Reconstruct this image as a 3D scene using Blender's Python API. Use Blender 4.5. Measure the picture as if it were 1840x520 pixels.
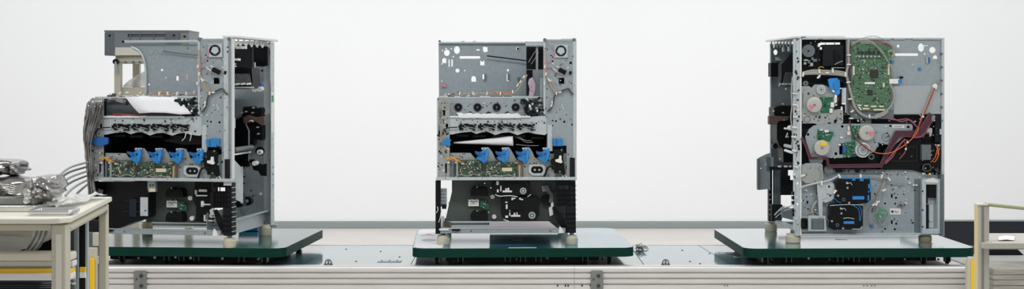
import bpy, math, random
from mathutils import Vector, Matrix
from mathutils.geometry import tessellate_polygon

for o in list(bpy.data.objects):
    bpy.data.objects.remove(o, do_unlink=True)
SC = bpy.context.scene
COL = SC.collection
R = math.radians
random.seed(7)

# ------------------------------------------------------------------ camera
F = 2560.0            # focal length in pixels of the 1840 wide frame
HX, HY = 920.0, 152.0 # vanishing point of the level view
CAM_Z = 1.355
cam_data = bpy.data.cameras.new('camera')
cam_data.sensor_width = 36.0
cam_data.lens = F / 1840.0 * 36.0
cam_data.shift_y = -(260.0 - HY) / 1840.0
cam_data.clip_end = 100
cam = bpy.data.objects.new('camera', cam_data)
cam.location = (0, 0, CAM_Z)
cam.rotation_euler = (R(90), 0, 0)
COL.objects.link(cam)
SC.camera = cam

# ------------------------------------------------------------------ light
SC.view_settings.view_transform = 'Standard'
SC.view_settings.look = 'None'
SC.view_settings.gamma = 1.0
SC.view_settings.use_curve_mapping = False
SC.view_settings.exposure = 0.0
W = bpy.data.worlds.new('World')
SC.world = W
W.use_nodes = True
W.node_tree.nodes['Background'].inputs[0].default_value = (0.97, 0.98, 1.0, 1)
W.node_tree.nodes['Background'].inputs[1].default_value = 0.44

def area(name, loc, rot, sx, sy, power, col=(1, 1, 1)):
    d = bpy.data.lights.new(name, 'AREA')
    d.shape = 'RECTANGLE'; d.size = sx; d.size_y = sy; d.energy = power; d.color = col
    o = bpy.data.objects.new(name, d); o.location = loc; o.rotation_euler = rot
    COL.objects.link(o)
    return o
# rows of ceiling lights over the line and an added fill row to brighten the back wall
for i, x in enumerate((-2.6, 0.0, 2.6)):
    area('ceiling_lamp_near', (x, 3.6, 3.1), (R(18), 0, 0), 1.9, 0.5, 34, (1, .99, .97))
for i, x in enumerate((-5.4, -2.7, 0.0, 2.7, 5.4)):
    area('wall_fill_light', (x, 10.2, 3.4), (R(38), 0, 0), 2.0, 0.9, 36, (1, 1, .99))
for i, x in enumerate((-2.0, 0.6, 3.0)):
    area('ceiling_lamp_line', (x, 7.4, 3.1), (0, 0, 0), 1.9, 0.4, 22, (1, 1, .99))

# ------------------------------------------------------------------ materials
def lin(c):
    c = c / 255.0
    return c / 12.92 if c <= 0.04045 else ((c + 0.055) / 1.055) ** 2.4
def rgb(r, g, b): return (lin(r), lin(g), lin(b), 1)

MATS = {}
def mat(name, c, rough=0.5, metal=0.0, noise=0.0, nscale=40, bump=0.0, c2=None, spec=0.5, coat=0.0, coat_rough=.03, alpha=None, trans=0.0, stretch=None, thr=None):
    m = bpy.data.materials.new(name); m.use_nodes = True
    nt = m.node_tree; b = nt.nodes['Principled BSDF']
    b.inputs['Base Color'].default_value = c
    b.inputs['Roughness'].default_value = rough
    b.inputs['Metallic'].default_value = metal
    b.inputs['Specular IOR Level'].default_value = spec
    b.inputs['Coat Weight'].default_value = coat
    b.inputs['Coat Roughness'].default_value = coat_rough
    b.inputs['Transmission Weight'].default_value = trans
    if alpha is not None: b.inputs['Alpha'].default_value = alpha
    if noise or bump:
        tc = nt.nodes.new('ShaderNodeTexCoord')
        n = nt.nodes.new('ShaderNodeTexNoise'); n.inputs['Scale'].default_value = nscale
        n.inputs['Detail'].default_value = 4
        src = tc.outputs['Object']
        if stretch:
            mp = nt.nodes.new('ShaderNodeMapping'); mp.inputs['Scale'].default_value = stretch
            nt.links.new(src, mp.inputs['Vector']); src = mp.outputs['Vector']
        nt.links.new(src, n.inputs['Vector'])
        if noise:
            rp = nt.nodes.new('ShaderNodeValToRGB')
            lo, hi = thr or (.35, .65)
            rp.color_ramp.elements[0].position = lo; rp.color_ramp.elements[1].position = hi
            if c2 is None: c2 = tuple(max(0, x * (1 - noise)) for x in c[:3]) + (1,)
            rp.color_ramp.elements[0].color = c2; rp.color_ramp.elements[1].color = c
            nt.links.new(n.outputs['Fac'], rp.inputs['Fac'])
            nt.links.new(rp.outputs['Color'], b.inputs['Base Color'])
        if bump:
            bp = nt.nodes.new('ShaderNodeBump'); bp.inputs['Strength'].default_value = bump
            bp.inputs['Distance'].default_value = 0.01
            nt.links.new(n.outputs['Fac'], bp.inputs['Height'])
            nt.links.new(bp.outputs['Normal'], b.inputs['Normal'])
    MATS[name] = m
    return m

mat('wall', rgb(244, 246, 247), .8, noise=.02, nscale=.6)
mat('floor', rgb(218, 213, 207), .45, noise=.06, nscale=3)
mat('skirting', rgb(140, 149, 149), .5)
mat('dark_board', rgb(36, 40, 45), .6, spec=.25)
mat('zinc', rgb(160, 171, 176), .40, .25, noise=.10, nscale=60)
mat('zinc_mid', rgb(176, 184, 186), .42, .25, noise=.05, nscale=50)
mat('zinc_light', rgb(198, 207, 210), .4, .3, noise=.08, nscale=50)
mat('zinc_warm', rgb(166, 171, 169), .42, .22, noise=.10, nscale=60)
mat('zinc_dark', rgb(110, 120, 124), .45, .3, noise=.12, nscale=50)
mat('green_grey', rgb(80, 88, 84), .5, .1, noise=.06, nscale=30)
mat('white_metal', rgb(226, 230, 228), .35, .1)
mat('black', rgb(11, 13, 16), .45, spec=.22, noise=.2, nscale=60)
mat('black_soft', rgb(21, 24, 28), .6, spec=.25, noise=.2, nscale=40)
mat('black_gloss', rgb(7, 9, 13), .28, spec=.3)
mat('navy_gloss', rgb(16, 27, 44), .25)
mat('blue', rgb(38, 128, 192), .4)
mat('blue_bright', rgb(46, 138, 216), .35)
mat('blue_deep', rgb(30, 96, 170), .4)
mat('pcb', rgb(46, 92, 68), .45, noise=.5, nscale=190, c2=rgb(92, 126, 98), thr=(.42, .60))
mat('pcb_dark', rgb(38, 72, 54), .45, noise=.5, nscale=170, c2=rgb(84, 104, 84), thr=(.40, .60))
mat('pcb_plain', rgb(34, 112, 82), .4, noise=.3, nscale=90)
mat('chip', rgb(48, 44, 42), .4)
mat('solder', rgb(176, 186, 178), .35, .3)
mat('white_plastic', rgb(232, 233, 228), .4)
mat('paper', rgb(240, 241, 244), .7)
mat('cream_rubber', rgb(206, 200, 178), .6, noise=.12, nscale=30)
mat('brown_rubber', rgb(146, 136, 112), .6)
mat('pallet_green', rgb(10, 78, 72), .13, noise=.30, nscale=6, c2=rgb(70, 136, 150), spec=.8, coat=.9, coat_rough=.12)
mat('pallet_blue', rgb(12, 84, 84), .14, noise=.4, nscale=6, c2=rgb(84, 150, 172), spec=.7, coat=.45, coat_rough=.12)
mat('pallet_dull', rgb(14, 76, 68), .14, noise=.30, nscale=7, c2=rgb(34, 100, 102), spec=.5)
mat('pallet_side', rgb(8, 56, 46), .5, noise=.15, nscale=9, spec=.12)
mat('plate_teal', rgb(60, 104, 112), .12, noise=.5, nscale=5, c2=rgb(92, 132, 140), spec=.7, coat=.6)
mat('alu', rgb(236, 233, 229), .33, .35, noise=.10, nscale=14, stretch=(.4, 4, 4))
mat('alu_dark', rgb(86, 84, 82), .5, .4)
mat('cast', rgb(140, 143, 138), .5, .3, noise=.15, nscale=80)
mat('cream_post', rgb(196, 192, 174), .45)
mat('cream_light', rgb(222, 219, 205), .4)
mat('olive_rail', rgb(150, 156, 118), .5)
mat('yellow', rgb(248, 200, 22), .45)
mat('yellow_pale', rgb(222, 204, 158), .5)
mat('frame_grey', rgb(186, 184, 172), .45)
mat('grey_bin', rgb(122, 130, 136), .5, noise=.05, nscale=20)
mat('grey_bin_dark', rgb(98, 106, 112), .5)
mat('wire_grey', rgb(158, 158, 152), .5)
mat('wire_dark', rgb(74, 74, 72), .5)
mat('wire_tan', rgb(176, 158, 128), .5)
mat('wire_orange', rgb(220, 112, 48), .5)
mat('wire_yellow', rgb(222, 178, 62), .5)
mat('wire_red', rgb(160, 62, 50), .5)
mat('wire_maroon', rgb(80, 40, 54), .45, noise=.3, nscale=60)
mat('wire_pink', rgb(160, 80, 98), .5)
mat('maroon_edge', rgb(128, 76, 92), .4)
mat('wire_green', rgb(60, 150, 96), .5)
mat('pink', rgb(226, 122, 150), .5)
mat('pink_bag', rgb(212, 190, 208), .4)
mat('motor', rgb(196, 196, 188), .4, .3, noise=.06, nscale=60)
mat('foil', rgb(168, 166, 164), .18, .85, noise=.45, nscale=9, bump=.55)
mat('film', rgb(160, 158, 156), .22, .35, noise=.45, nscale=14, bump=.7, c2=rgb(104, 102, 100))
mat('film_clear', rgb(236, 238, 236), .25, .0, noise=.25, nscale=30, bump=.8, alpha=.62)
mat('steel_bright', rgb(216, 216, 214), .16, .85, noise=.1, nscale=12)
mat('tub', rgb(230, 230, 226), .3)
mat('card', rgb(176, 172, 162), .75, noise=.35, nscale=8, stretch=(1, 1, 26))
mat('card_top', rgb(172, 174, 170), .6)
mat('red', rgb(206, 62, 62), .5)
mat('brown', rgb(92, 76, 66), .45)
mat('mark', rgb(50, 50, 52), .6)
mat('tan_label', rgb(214, 206, 178), .5)

# ------------------------------------------------------------------ mesh builder
class MB:
    def __init__(s): s.v = []; s.f = []
    def add(s, vs, fs):
        n = len(s.v); s.v += [tuple(v) for v in vs]; s.f += [tuple(i + n for i in f) for f in fs]
        return s
    def box(s, x0, x1, y0, y1, z0, z1, M=None):
        if x0 > x1: x0, x1 = x1, x0
        if y0 > y1: y0, y1 = y1, y0
        if z0 > z1: z0, z1 = z1, z0
        vs = [Vector((x, y, z)) for z in (z0, z1) for y in (y0, y1) for x in (x0, x1)]
        if M is not None: vs = [M @ v for v in vs]
        return s.add(vs, [(0, 2, 3, 1), (4, 5, 7, 6), (0, 1, 5, 4), (2, 6, 7, 3), (0, 4, 6, 2), (1, 3, 7, 5)])
    def cyl(s, c, ax, r, h, n=20, r2=None):
        """cylinder from c along the unit axis ax ('x','y','z' or Vector) for length h"""
        a = {'x': Vector((1, 0, 0)), 'y': Vector((0, 1, 0)), 'z': Vector((0, 0, 1))}.get(ax, ax) if isinstance(ax, str) else ax.normalized()
        t = Vector((0, 0, 1)) if abs(a.z) < .9 else Vector((1, 0, 0))
        u = a.cross(t).normalized(); w = a.cross(u).normalized()
        c = Vector(c); r2 = r if r2 is None else r2
        vs = []
        for k, rr in ((0, r), (1, r2)):
            for i in range(n):
                p = 2 * math.pi * i / n
                vs.append(c + a * (h * k) + u * (rr * math.cos(p)) + w * (rr * math.sin(p)))
        fs = [(i, (i + 1) % n, n + (i + 1) % n, n + i) for i in range(n)]
        fs += [tuple(reversed(range(n))), tuple(range(n, 2 * n))]
        return s.add(vs, fs)
    def ring(s, c, ax, r0, r1, h, n=24):
        prof = [(r0, 0), (r1, 0), (r1, h), (r0, h)]
        return s.lathe(c, ax, prof, n, closed=True)
    def lathe(s, c, ax, prof, n=24, closed=False):
        a = {'x': Vector((1, 0, 0)), 'y': Vector((0, 1, 0)), 'z': Vector((0, 0, 1))}[ax]
        t = Vector((0, 0, 1)) if abs(a.z) < .9 else Vector((1, 0, 0))
        u = a.cross(t).normalized(); w = a.cross(u).normalized(); c = Vector(c)
        m = len(prof); vs = []; fs = []
        for i in range(n):
            p = 2 * math.pi * i / n
            d = u * math.cos(p) + w * math.sin(p)
            for (rr, hh) in prof: vs.append(c + d * rr + a * hh)
        for i in range(n):
            j = (i + 1) % n
            for k in range(m if closed else m - 1):
                l = (k + 1) % m
                fs.append((i * m + k, j * m + k, j * m + l, i * m + l))
        return s.add(vs, fs)
    def tube(s, pts, r, n=8, smooth=3):
        pts = [Vector(p) for p in pts]
        if smooth and len(pts) > 2: pts = catmull(pts, smooth)
        rs = r if isinstance(r, (list, tuple)) else None
        vs = []; fs = []; up = None
        for i, p in enumerate(pts):
            d = (pts[min(i + 1, len(pts) - 1)] - pts[max(i - 1, 0)])
            if d.length < 1e-9: d = Vector((1, 0, 0))
            d.normalize()
            if up is None: up = Vector((0, 0, 1)) if abs(d.z) < .9 else Vector((1, 0, 0))
            u = d.cross(up)
            if u.length < 1e-6: u = d.cross(Vector((0, 1, 0)))
            u.normalize(); w = u.cross(d).normalized(); up = w
            rr = rs[min(len(rs) - 1, int(i * len(rs) / len(pts)))] if rs else r
            for k in range(n):
                q = 2 * math.pi * k / n
                vs.append(p + u * (rr * math.cos(q)) + w * (rr * math.sin(q)))
        for i in range(len(pts) - 1):
            for k in range(n):
                l = (k + 1) % n
                fs.append((i * n + k, i * n + l, (i + 1) * n + l, (i + 1) * n + k))
        fs.append(tuple(reversed(range(n)))); b = (len(pts) - 1) * n
        fs.append(tuple(range(b, b + n)))
        return s.add(vs, fs)
    def plate(s, outline, holes, y0, y1, conv=None):
        """prism of an outline (x,z) with holes between y0 and y1; conv maps (x,y,z) elsewhere"""
        loops = [outline] + list(holes)
        flat = [p for l in loops for p in l]; n = len(flat)
        tris = tessellate_polygon([[Vector((p[0], p[1], 0)) for p in l] for l in loops])
        vs = [(p[0], y0, p[1]) for p in flat] + [(p[0], y1, p[1]) for p in flat]
        if conv: vs = [conv(v) for v in vs]
        fs = []
        for t in tris:
            a, b, c = [Vector((flat[i][0], flat[i][1])) for i in t]
            if (b - a).cross(c - a) < 0: t = (t[0], t[2], t[1])
            fs.append(tuple(t)); fs.append((t[0] + n, t[2] + n, t[1] + n))
        k = 0
        for l in loops:
            m = len(l)
            for i in range(m):
                a, b = k + i, k + (i + 1) % m
                fs.append((a, a + n, b + n, b))
            k += m
        return s.add(vs, fs)
    def sheet(s, rows, thick=0.0):
        nr, nc = len(rows), len(rows[0])
        vs = [p for r in rows for p in r]
        fs = [(i * nc + j, i * nc + j + 1, (i + 1) * nc + j + 1, (i + 1) * nc + j) for i in range(nr - 1) for j in range(nc - 1)]
        return s.add(vs, fs)
    def build(s, name, material, parent=None, bevel=0, flat=False, solid=0, sub=0):
        me = bpy.data.meshes.new(name)
        me.from_pydata(s.v, [], s.f); me.validate(); me.update()
        bm_fix(me)
        me.materials.append(MATS[material])
        if not flat:
            me.polygons.foreach_set('use_smooth', [True] * len(me.polygons))
            me.set_sharp_from_angle(angle=R(38))
        o = bpy.data.objects.new(name, me); COL.objects.link(o)
        if parent is not None: o.parent = parent
        if solid:
            md = o.modifiers.new('solid', 'SOLIDIFY'); md.thickness = solid; md.offset = 0
        if bevel:
            md = o.modifiers.new('bevel', 'BEVEL'); md.width = bevel; md.segments = 2; md.limit_method = 'ANGLE'; md.angle_limit = R(40)
        if sub:
            md = o.modifiers.new('sub', 'SUBSURF'); md.levels = sub; md.render_levels = sub
        return o

import bmesh
def bm_fix(me):
    b = bmesh.new(); b.from_mesh(me)
    bmesh.ops.recalc_face_normals(b, faces=b.faces)
    b.to_mesh(me); b.free()

def catmull(p, k):
    out = []
    for i in range(len(p) - 1):
        p0 = p[max(i - 1, 0)]; p1 = p[i]; p2 = p[i + 1]; p3 = p[min(i + 2, len(p) - 1)]
        for j in range(k):
            t = j / k
            out.append(.5 * ((2 * p1) + (-p0 + p2) * t + (2 * p0 - 5 * p1 + 4 * p2 - p3) * t * t + (-p0 + 3 * p1 - 3 * p2 + p3) * t ** 3))
    out.append(p[-1])
    return out

def circ(cx, cz, r, n=14, rz=None):
    rz = r if rz is None else rz
    return [(cx + r * math.cos(2 * math.pi * i / n), cz + rz * math.sin(2 * math.pi * i / n)) for i in range(n)]
def rrect(x0, z0, x1, z1, r, n=4):
    out = []
    for cx, cz, a in ((x1 - r, z1 - r, 0), (x0 + r, z1 - r, 90), (x0 + r, z0 + r, 180), (x1 - r, z0 + r, 270)):
        for i in range(n + 1):
            t = R(a + 90 * i / n); out.append((cx + r * math.cos(t), cz + r * math.sin(t)))
    return out

def thing(name, label, cat, loc=(0, 0, 0), rz=0, group=None):
    o = bpy.data.objects.new(name, None); COL.objects.link(o)
    o.empty_display_size = .1
    o.location = loc; o.rotation_euler = (0, 0, rz)
    o['label'] = label; o['category'] = cat
    if group: o['group'] = group
    return o
def tag(o, label, cat, group=None):
    o['label'] = label; o['category'] = cat
    if group: o['group'] = group
    return o
def struct(o): o['kind'] = 'structure'; return o
def plabel(o, t): o['label'] = t; return o

def wx(px, Y): return (px - HX) * Y / F
def wz(py, Y): return CAM_Z - (py - HY) * Y / F
def WP(px, py, Y): return Vector((wx(px, Y), Y, wz(py, Y)))

class Pose:
    """a machine standing at loc turned by yaw; measures photo points on its own planes"""
    def __init__(s, x, y, z, yaw, sx=1.0):
        s.o = Vector((x, y, z)); s.yaw = yaw; s.sx = sx
        s.Ri = Matrix.Rotation(-yaw, 3, 'Z')
        c = s.Ri @ (Vector((0, 0, CAM_Z)) - s.o); c.x /= sx; s.c = c
    def on(s, px, py, axis, val):
        d = s.Ri @ Vector(((px - HX) / F, 1, -(py - HY) / F)); d.x /= s.sx
        t = (val - s.c[axis]) / d[axis]
        return s.c + d * t
    def p(s, px, py, d=0.0): return s.on(px, py, 1, d)
    def uv(s, px, py, d=0.0):
        q = s.p(px, py, d); return (q.x, q.z)
    def k(s, d=0.0): return (s.o.y + d) / F     # metres per pixel at that depth

SINGULAR = {'clips_white': 'white_clip', 'clips_black': 'black_clip', 'inner_wires': 'inner_wire', 'duct_edges': 'duct_edge', 'bag_folds': 'bag_fold'}
class Shifted:
    """the same pose with its photo measures moved sideways"""
    def __init__(s, P, dx): s.P = P; s.dx = dx; s.o = P.o; s.yaw = P.yaw
    def on(s, x, y, a, v): return s.P.on(x + s.dx, y, a, v)
    def p(s, x, y, d=0.0): return s.P.p(x + s.dx, y, d)
    def uv(s, x, y, d=0.0): return s.P.uv(x + s.dx, y, d)
    def k(s, d=0.0): return s.P.k(d)
class Unit:
    """part maker bound to a pose and a root"""
    def __init__(s, pose, root): s.P = pose; s.r = root
    def box(s, name, m, x0, y0, x1, y1, d=0., t=.003, parent=None, bevel=0, label=None):
        a = s.P.p(x0, y1, d); b = s.P.p(x1, y0, d)
        o = MB().box(a.x, b.x, d, d + t, a.z, b.z).build(name, m, parent or s.r, bevel=bevel)
        if label: o['label'] = label
        return o
    ONE = ('metal_components', 'dark_components', 'tan_components', 'label_print', 'leg_rivets', 'crate_lattice', 'crate_ribs', 'vent_marks', 'latch_slots', 'edge_holes', 'crate_edges', 'leg_slots', 'window_bars')
    def boxes(s, name, m, lst, parent=None, bevel=0):
        if name not in s.ONE:
            nm = SINGULAR.get(name, name[:-1] if name.endswith('s') else name)
            for (x0, y0, x1, y1, d, t) in lst: o = s.box(nm, m, x0, y0, x1, y1, d, t, parent, bevel)
            return o
        mb = MB()
        for (x0, y0, x1, y1, d, t) in lst:
            a = s.P.p(x0, y1, d); b = s.P.p(x1, y0, d); mb.box(a.x, b.x, d, d + t, a.z, b.z)
        return mb.build(name, m, parent or s.r, bevel=bevel)
    def H(s, kind, *a, d=0.):
        """a hole: 'c' x y r / 'r' x0 y0 x1 y1 / 's' slot / 'p' polygon"""
        if kind == 'c':
            c = s.P.uv(a[0], a[1], d); return circ(c[0], c[1], a[2] * s.P.k(d), 12, (a[3] if len(a) > 3 else a[2]) * s.P.k(d))
        if kind == 'r':
            p = s.P.uv(a[0], a[3], d); q = s.P.uv(a[2], a[1], d); return [(p[0], p[1]), (q[0], p[1]), (q[0], q[1]), (p[0], q[1])]
        if kind == 's':
            p = s.P.uv(a[0], a[3], d); q = s.P.uv(a[2], a[1], d)
            return rrect(p[0], p[1], q[0], q[1], min(q[0] - p[0], q[1] - p[1]) * .49, 4)
        return [s.P.uv(x, y, d) for x, y in a[0]]
    def plate(s, name, m, pts, holes=(), d=0., t=.002, parent=None, bevel=0):
        hs = [s.H(h[0], *h[1:], d=d) for h in holes]
        return MB().plate([s.P.uv(x, y, d) for x, y in pts], hs, d, d + t).build(name, m, parent or s.r, bevel=bevel)
    def disc(s, name, m, x, y, r, d=0., t=.01, parent=None, n=24, r2=None):
        c = s.P.p(x, y, d); k = s.P.k(d)
        return MB().cyl((c.x, d + t, c.z), Vector((0, -1, 0)), r * k, t, n, None if r2 is None else r2 * k).build(name, m, parent or s.r)
    def ring(s, name, m, x, y, r0, r1, d=0., t=.01, parent=None):
        c = s.P.p(x, y, d); k = s.P.k(d)
        return MB().ring((c.x, d, c.z), 'y', r0 * k, r1 * k, t).build(name, m, parent or s.r)
    def rod(s, name, m, x, y, r, d0, d1, parent=None):
        c = s.P.p(x, y, d0)
        return MB().cyl((c.x, d0, c.z), 'y', r, d1 - d0, 14).build(name, m, parent or s.r)
    def wire(s, name, m, pts, r=.0015, parent=None, n=6):
        return MB().tube([s.P.p(*q) for q in pts], r, n).build(name, m, parent or s.r)
    def wires(s, name, m, paths, r=.0012, parent=None):
        nm = SINGULAR.get(name, name[:-1] if name.endswith('s') else name)
        for pts in paths: o = s.wire(nm, m, pts, r, parent)
        return o
    def tie(s, name, m, x, y, d, w=.006, h=.012, ang=0, parent=None):
        c = s.P.p(x, y, d)
        M = Matrix.Translation(c) @ Matrix.Rotation(R(ang), 4, 'Y')
        return MB().box(-w / 2, w / 2, -.006, .006, -h / 2, h / 2, M).build(name, m, parent or s.r)
    def tilt(s, name, m, x, y, w, h, ang, d, t, parent=None, bevel=0):
        c = s.P.p(x, y, d); k = s.P.k(d)
        M = Matrix.Translation(c) @ Matrix.Rotation(R(ang), 4, 'Y')
        return MB().box(-w * k / 2, w * k / 2, 0, t, -h * k / 2, h * k / 2, M).build(name, m, parent or s.r, bevel=bevel)
    def screw(s, x, y, d, r=1.6, m='solder', parent=None, name='screw'):
        c = s.P.p(x, y, d); k = s.P.k(d) * r
        mb = MB().cyl((c.x, d, c.z), Vector((0, -1, 0)), k, .003, 10, k * .75)
        return mb.build(name, m, parent or s.r)
    def board(s, name, m, pts, d, seed=1, n=60, chips=(), t=.002, parent=None, smin=.8, smax=2.6):
        b = s.plate(name, m, pts, (), d, t, parent)
        rnd = random.Random(seed)
        xs = [p[0] for p in pts]; ys = [p[1] for p in pts]
        def inside(x, y):
            c = False; j = len(pts) - 1
            for i in range(len(pts)):
                xi, yi = pts[i]; xj, yj = pts[j]
                if (yi > y) != (yj > y) and x < (xj - xi) * (y - yi) / (yj - yi) + xi: c = not c
                j = i
            return c
        sets = {'solder': [], 'chip': [], 'wire_tan': []}
        cnt = 0
        while cnt < n:
            x = rnd.uniform(min(xs), max(xs)); y = rnd.uniform(min(ys), max(ys))
            w = rnd.uniform(smin, smax); h = rnd.uniform(smin, smax)
            if not (inside(x - w, y - h) and inside(x + w, y + h)): continue
            if any(abs(x - c[0]) < w + c[2] and abs(y - c[1]) < h + c[3] for c in chips): continue
            key = rnd.choice(['solder', 'solder', 'chip', 'wire_tan', 'chip'])
            hh = rnd.uniform(.002, .006)
            sets[key].append((x - w / 2, y - h / 2, x + w / 2, y + h / 2, d - hh, hh)); cnt += 1
        nm = {'solder': 'metal_components', 'chip': 'dark_components', 'wire_tan': 'tan_components'}
        for key, l in sets.items():
            if l:
                o = s.boxes(nm[key], key, l, b); o['kind'] = 'stuff'
        for c in chips:
            s.box('chip', c[4] if len(c) > 4 else 'chip', c[0] - c[2], c[1] - c[3], c[0] + c[2], c[1] + c[3], d - .004, .004, b)
        return b
    def motor(s, x, y, r, d, m='motor', spot=None, spotxy=(-3, 3), parent=None):
        c = s.P.p(x, y, d); k = s.P.k(d) * r
        prof = [(0, 0), (k * .22, 0), (k * .24, .002), (k * .8, .0015), (k * .97, .003), (k, .006), (k, .022), (0, .022)]
        o = MB().lathe((c.x, d, c.z), 'y', prof, 32).build('motor', m, parent or s.r)
        s.disc('shaft', 'zinc_dark', x, y, 1.6, d - .004, .004, o, 12)
        if spot: s.plate('marking', spot, [(x + spotxy[0] + (4.6, 3.2, 4.9)[a % 3] * math.cos(a * .7), y + spotxy[1] + (4.4, 3.4, 4.8)[a % 3] * math.sin(a * .7)) for a in range(9)], (), d - .0008, .0022, o)
        return o
    def clutter(s, region, n, d, seed, kinds=('screw', 'clip', 'rivet', 'stud'), mats=('black', 'black', 'zinc_dark', 'white_metal', 'solder'), smin=1.2, smax=3.4):
        """small fasteners and clips spread over a region of the sheet metal"""
        q = random.Random(seed); x0, y0, x1, y1 = region
        for k in range(n):
            x, y = q.uniform(x0, x1), q.uniform(y0, y1); kd = q.choice(kinds); m = q.choice(mats); w = q.uniform(smin, smax)
            if kd in ('screw', 'rivet', 'stud'): s.disc(kd, m, x, y, w * .5, d - .004, .004, n=9)
            else: s.tilt('clip', m, x, y, w * 1.5, w * .7, q.uniform(-70, 70), d - .005, .005)
    def foot(s, x0, x1, ytop, ybot, d, m='cream_rubber'):
        """cylindrical rubber foot standing on the base plane z=0"""
        a = s.P.p(x0, ytop, d); b = s.P.p(x1, ytop, d)
        r = (b.x - a.x) / 2; cx = (a.x + b.x) / 2; h = a.z
        prof = [(0, 0), (r * .9, 0), (r, .004), (r, h * .72), (r * .86, h * .8), (r * .84, h), (0, h)]
        o = MB().lathe((cx, d + r * .8, 0), 'z', prof, 24).build('foot', m, s.r)
        MB().cyl((cx, d + r * .8, h), 'z', r * .35, .014, 12).build('stem', 'zinc_dark', o)
        return o
# ------------------------------------------------------------------ the setting
WALL_Y = 13.4
struct(MB().box(-9, 9, WALL_Y, WALL_Y + .2, 0, 6).build('wall_back', 'wall'))
struct(MB().box(-9, 9, -2, WALL_Y, -.1, 0).build('floor', 'floor'))
mb = MB().plate([(0, 0), (-.016, 0), (-.016, .058), (-.010, .068), (0, .068)], (), -9, 9, lambda v: (v[1], WALL_Y + v[0], v[2]))
struct(mb.build('baseboard_back', 'skirting'))

# ------------------------------------------------------------------ conveyor
CZ = 0.60                       # top of the conveyor
PZ = 0.675                      # top of the pallets
CY0, CY1 = 5.915, 6.735
CX0, CX1 = wx(105, CY0), wx(1738, CY0)
conv = thing('conveyor', 'long aluminium conveyor line with slotted front rail and glossy blue-green top', 'conveyor', ((CX0 + CX1) / 2, CY0, 0))
cx = conv.location.x
def rail_profile():
    # cross section (depth, height) with T-slots on its front face
    h = .168; z0 = CZ - h; pts = [(.045, CZ), (.045, z0), (0, z0)]
    z = z0
    slots = [CZ - .028, CZ - .052, CZ - .076, CZ - .104, CZ - .132]
    for c in sorted(slots):
        w = .0032
        pts += [(0, c - w - .002), (.002, c - w), (.004, c - w), (.004, c - w - .003), (.011, c - w - .003), (.011, c + w + .003), (.004, c + w + .003), (.004, c + w), (.002, c + w), (0, c + w + .002)]
    pts += [(0, CZ - .010), (.003, CZ - .004), (.008, CZ)]
    return pts
JX = wx(1032, CY0)
for a, b in ((CX0, JX - .0006), (JX + .0006, CX1)):
    MB().plate(rail_profile(), (), a - cx, b - cx, lambda v: (v[1], v[0], v[2])).build('front_rail', 'alu', conv)
MB().plate(rail_profile(), (), CX0 - cx, CX1 - cx, lambda v: (v[1], CY1 - CY0 - v[0], v[2])).build('back_rail', 'alu', conv)
MB().box(CX0 - cx, CX1 - cx, .0455, .05, CZ - .16, CZ - .012).build('rail_backing', 'alu_dark', conv)
# top plates with seams between them
seams = [CX0, wx(232, 6.2), wx(742, 6.1), wx(1148, 6.2), wx(1302, 6.05), CX1]
for i in range(5):
    a, b = seams[i] + .002 - cx, seams[i + 1] - .002 - cx
    sl = .03 if i == 4 else 0
    sl2 = .03 if i == 3 else 0
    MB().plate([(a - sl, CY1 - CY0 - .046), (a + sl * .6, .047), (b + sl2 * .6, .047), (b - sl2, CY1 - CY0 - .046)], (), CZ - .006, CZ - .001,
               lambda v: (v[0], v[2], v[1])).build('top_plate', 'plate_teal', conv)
for x in (CX0 + .12, wx(620, 6), wx(1250, 6), CX1 - .1):
    for yy in (.023, CY1 - CY0 - .023):
        lg = MB().box(x - .03 - cx, x + .03 - cx, yy - .022, yy + .022, .02, CZ - .168).build('leg', 'alu', conv, bevel=.003)
        MB().cyl((x - cx, yy, 0), 'z', .032, .012, 20).cyl((x - cx, yy, .012), 'z', .008, .02, 10).build('leveling_foot', 'alu_dark', lg)
    MB().box(x - .018 - cx, x + .018 - cx, .046, CY1 - CY0 - .046, .16, .20).build('cross_bar', 'alu', conv)
# cast joint brackets on the front rail
for px in (252.5, 1072.5):
    x = wx(px, CY0) - cx; w = .026
    z1 = wz(486.5, CY0); z0 = z1 - .083
    br = MB().plate(rrect(x - w, z0, x + w, z1, .008), (), -.009, 0).build('joint_bracket', 'cast', conv, bevel=.0015)
    for bx, bz in ((.006, z1 - .021), (.006, z1 - .062), (-.014, z1 - .035)):
        rr = .0075 if bx > 0 else .003
        MB().lathe((x + bx, -.009, bz), 'y', [(rr, 0), (rr, -.005), (rr * .55, -.006), (rr * .5, -.002), (0, -.002)], 14).build('bolt', 'alu_dark', br)
# little set screws along the slot at the joint
for px in (1002, 1016, 1021, 1046, 1061):
    p = WP(px, 514, CY0)
    MB().cyl((p.x - cx, -.0025, p.z), 'y', .0034, .006, 8).build('set_screw', 'black', conv)
for px in (1302, 1307, 1552, 1558, 1566, 1572):
    p = WP(px, 514, CY0)
    MB().cyl((p.x - cx, -.0025, p.z), 'y', .0022, .006, 8).build('set_screw', 'black', conv)
# end block on the right
MB().box(CX1 - cx, CX1 - cx + .012, .0, CY1 - CY0, CZ - .165, CZ - .004).build('end_cap', 'cast', conv, bevel=.002)
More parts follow.
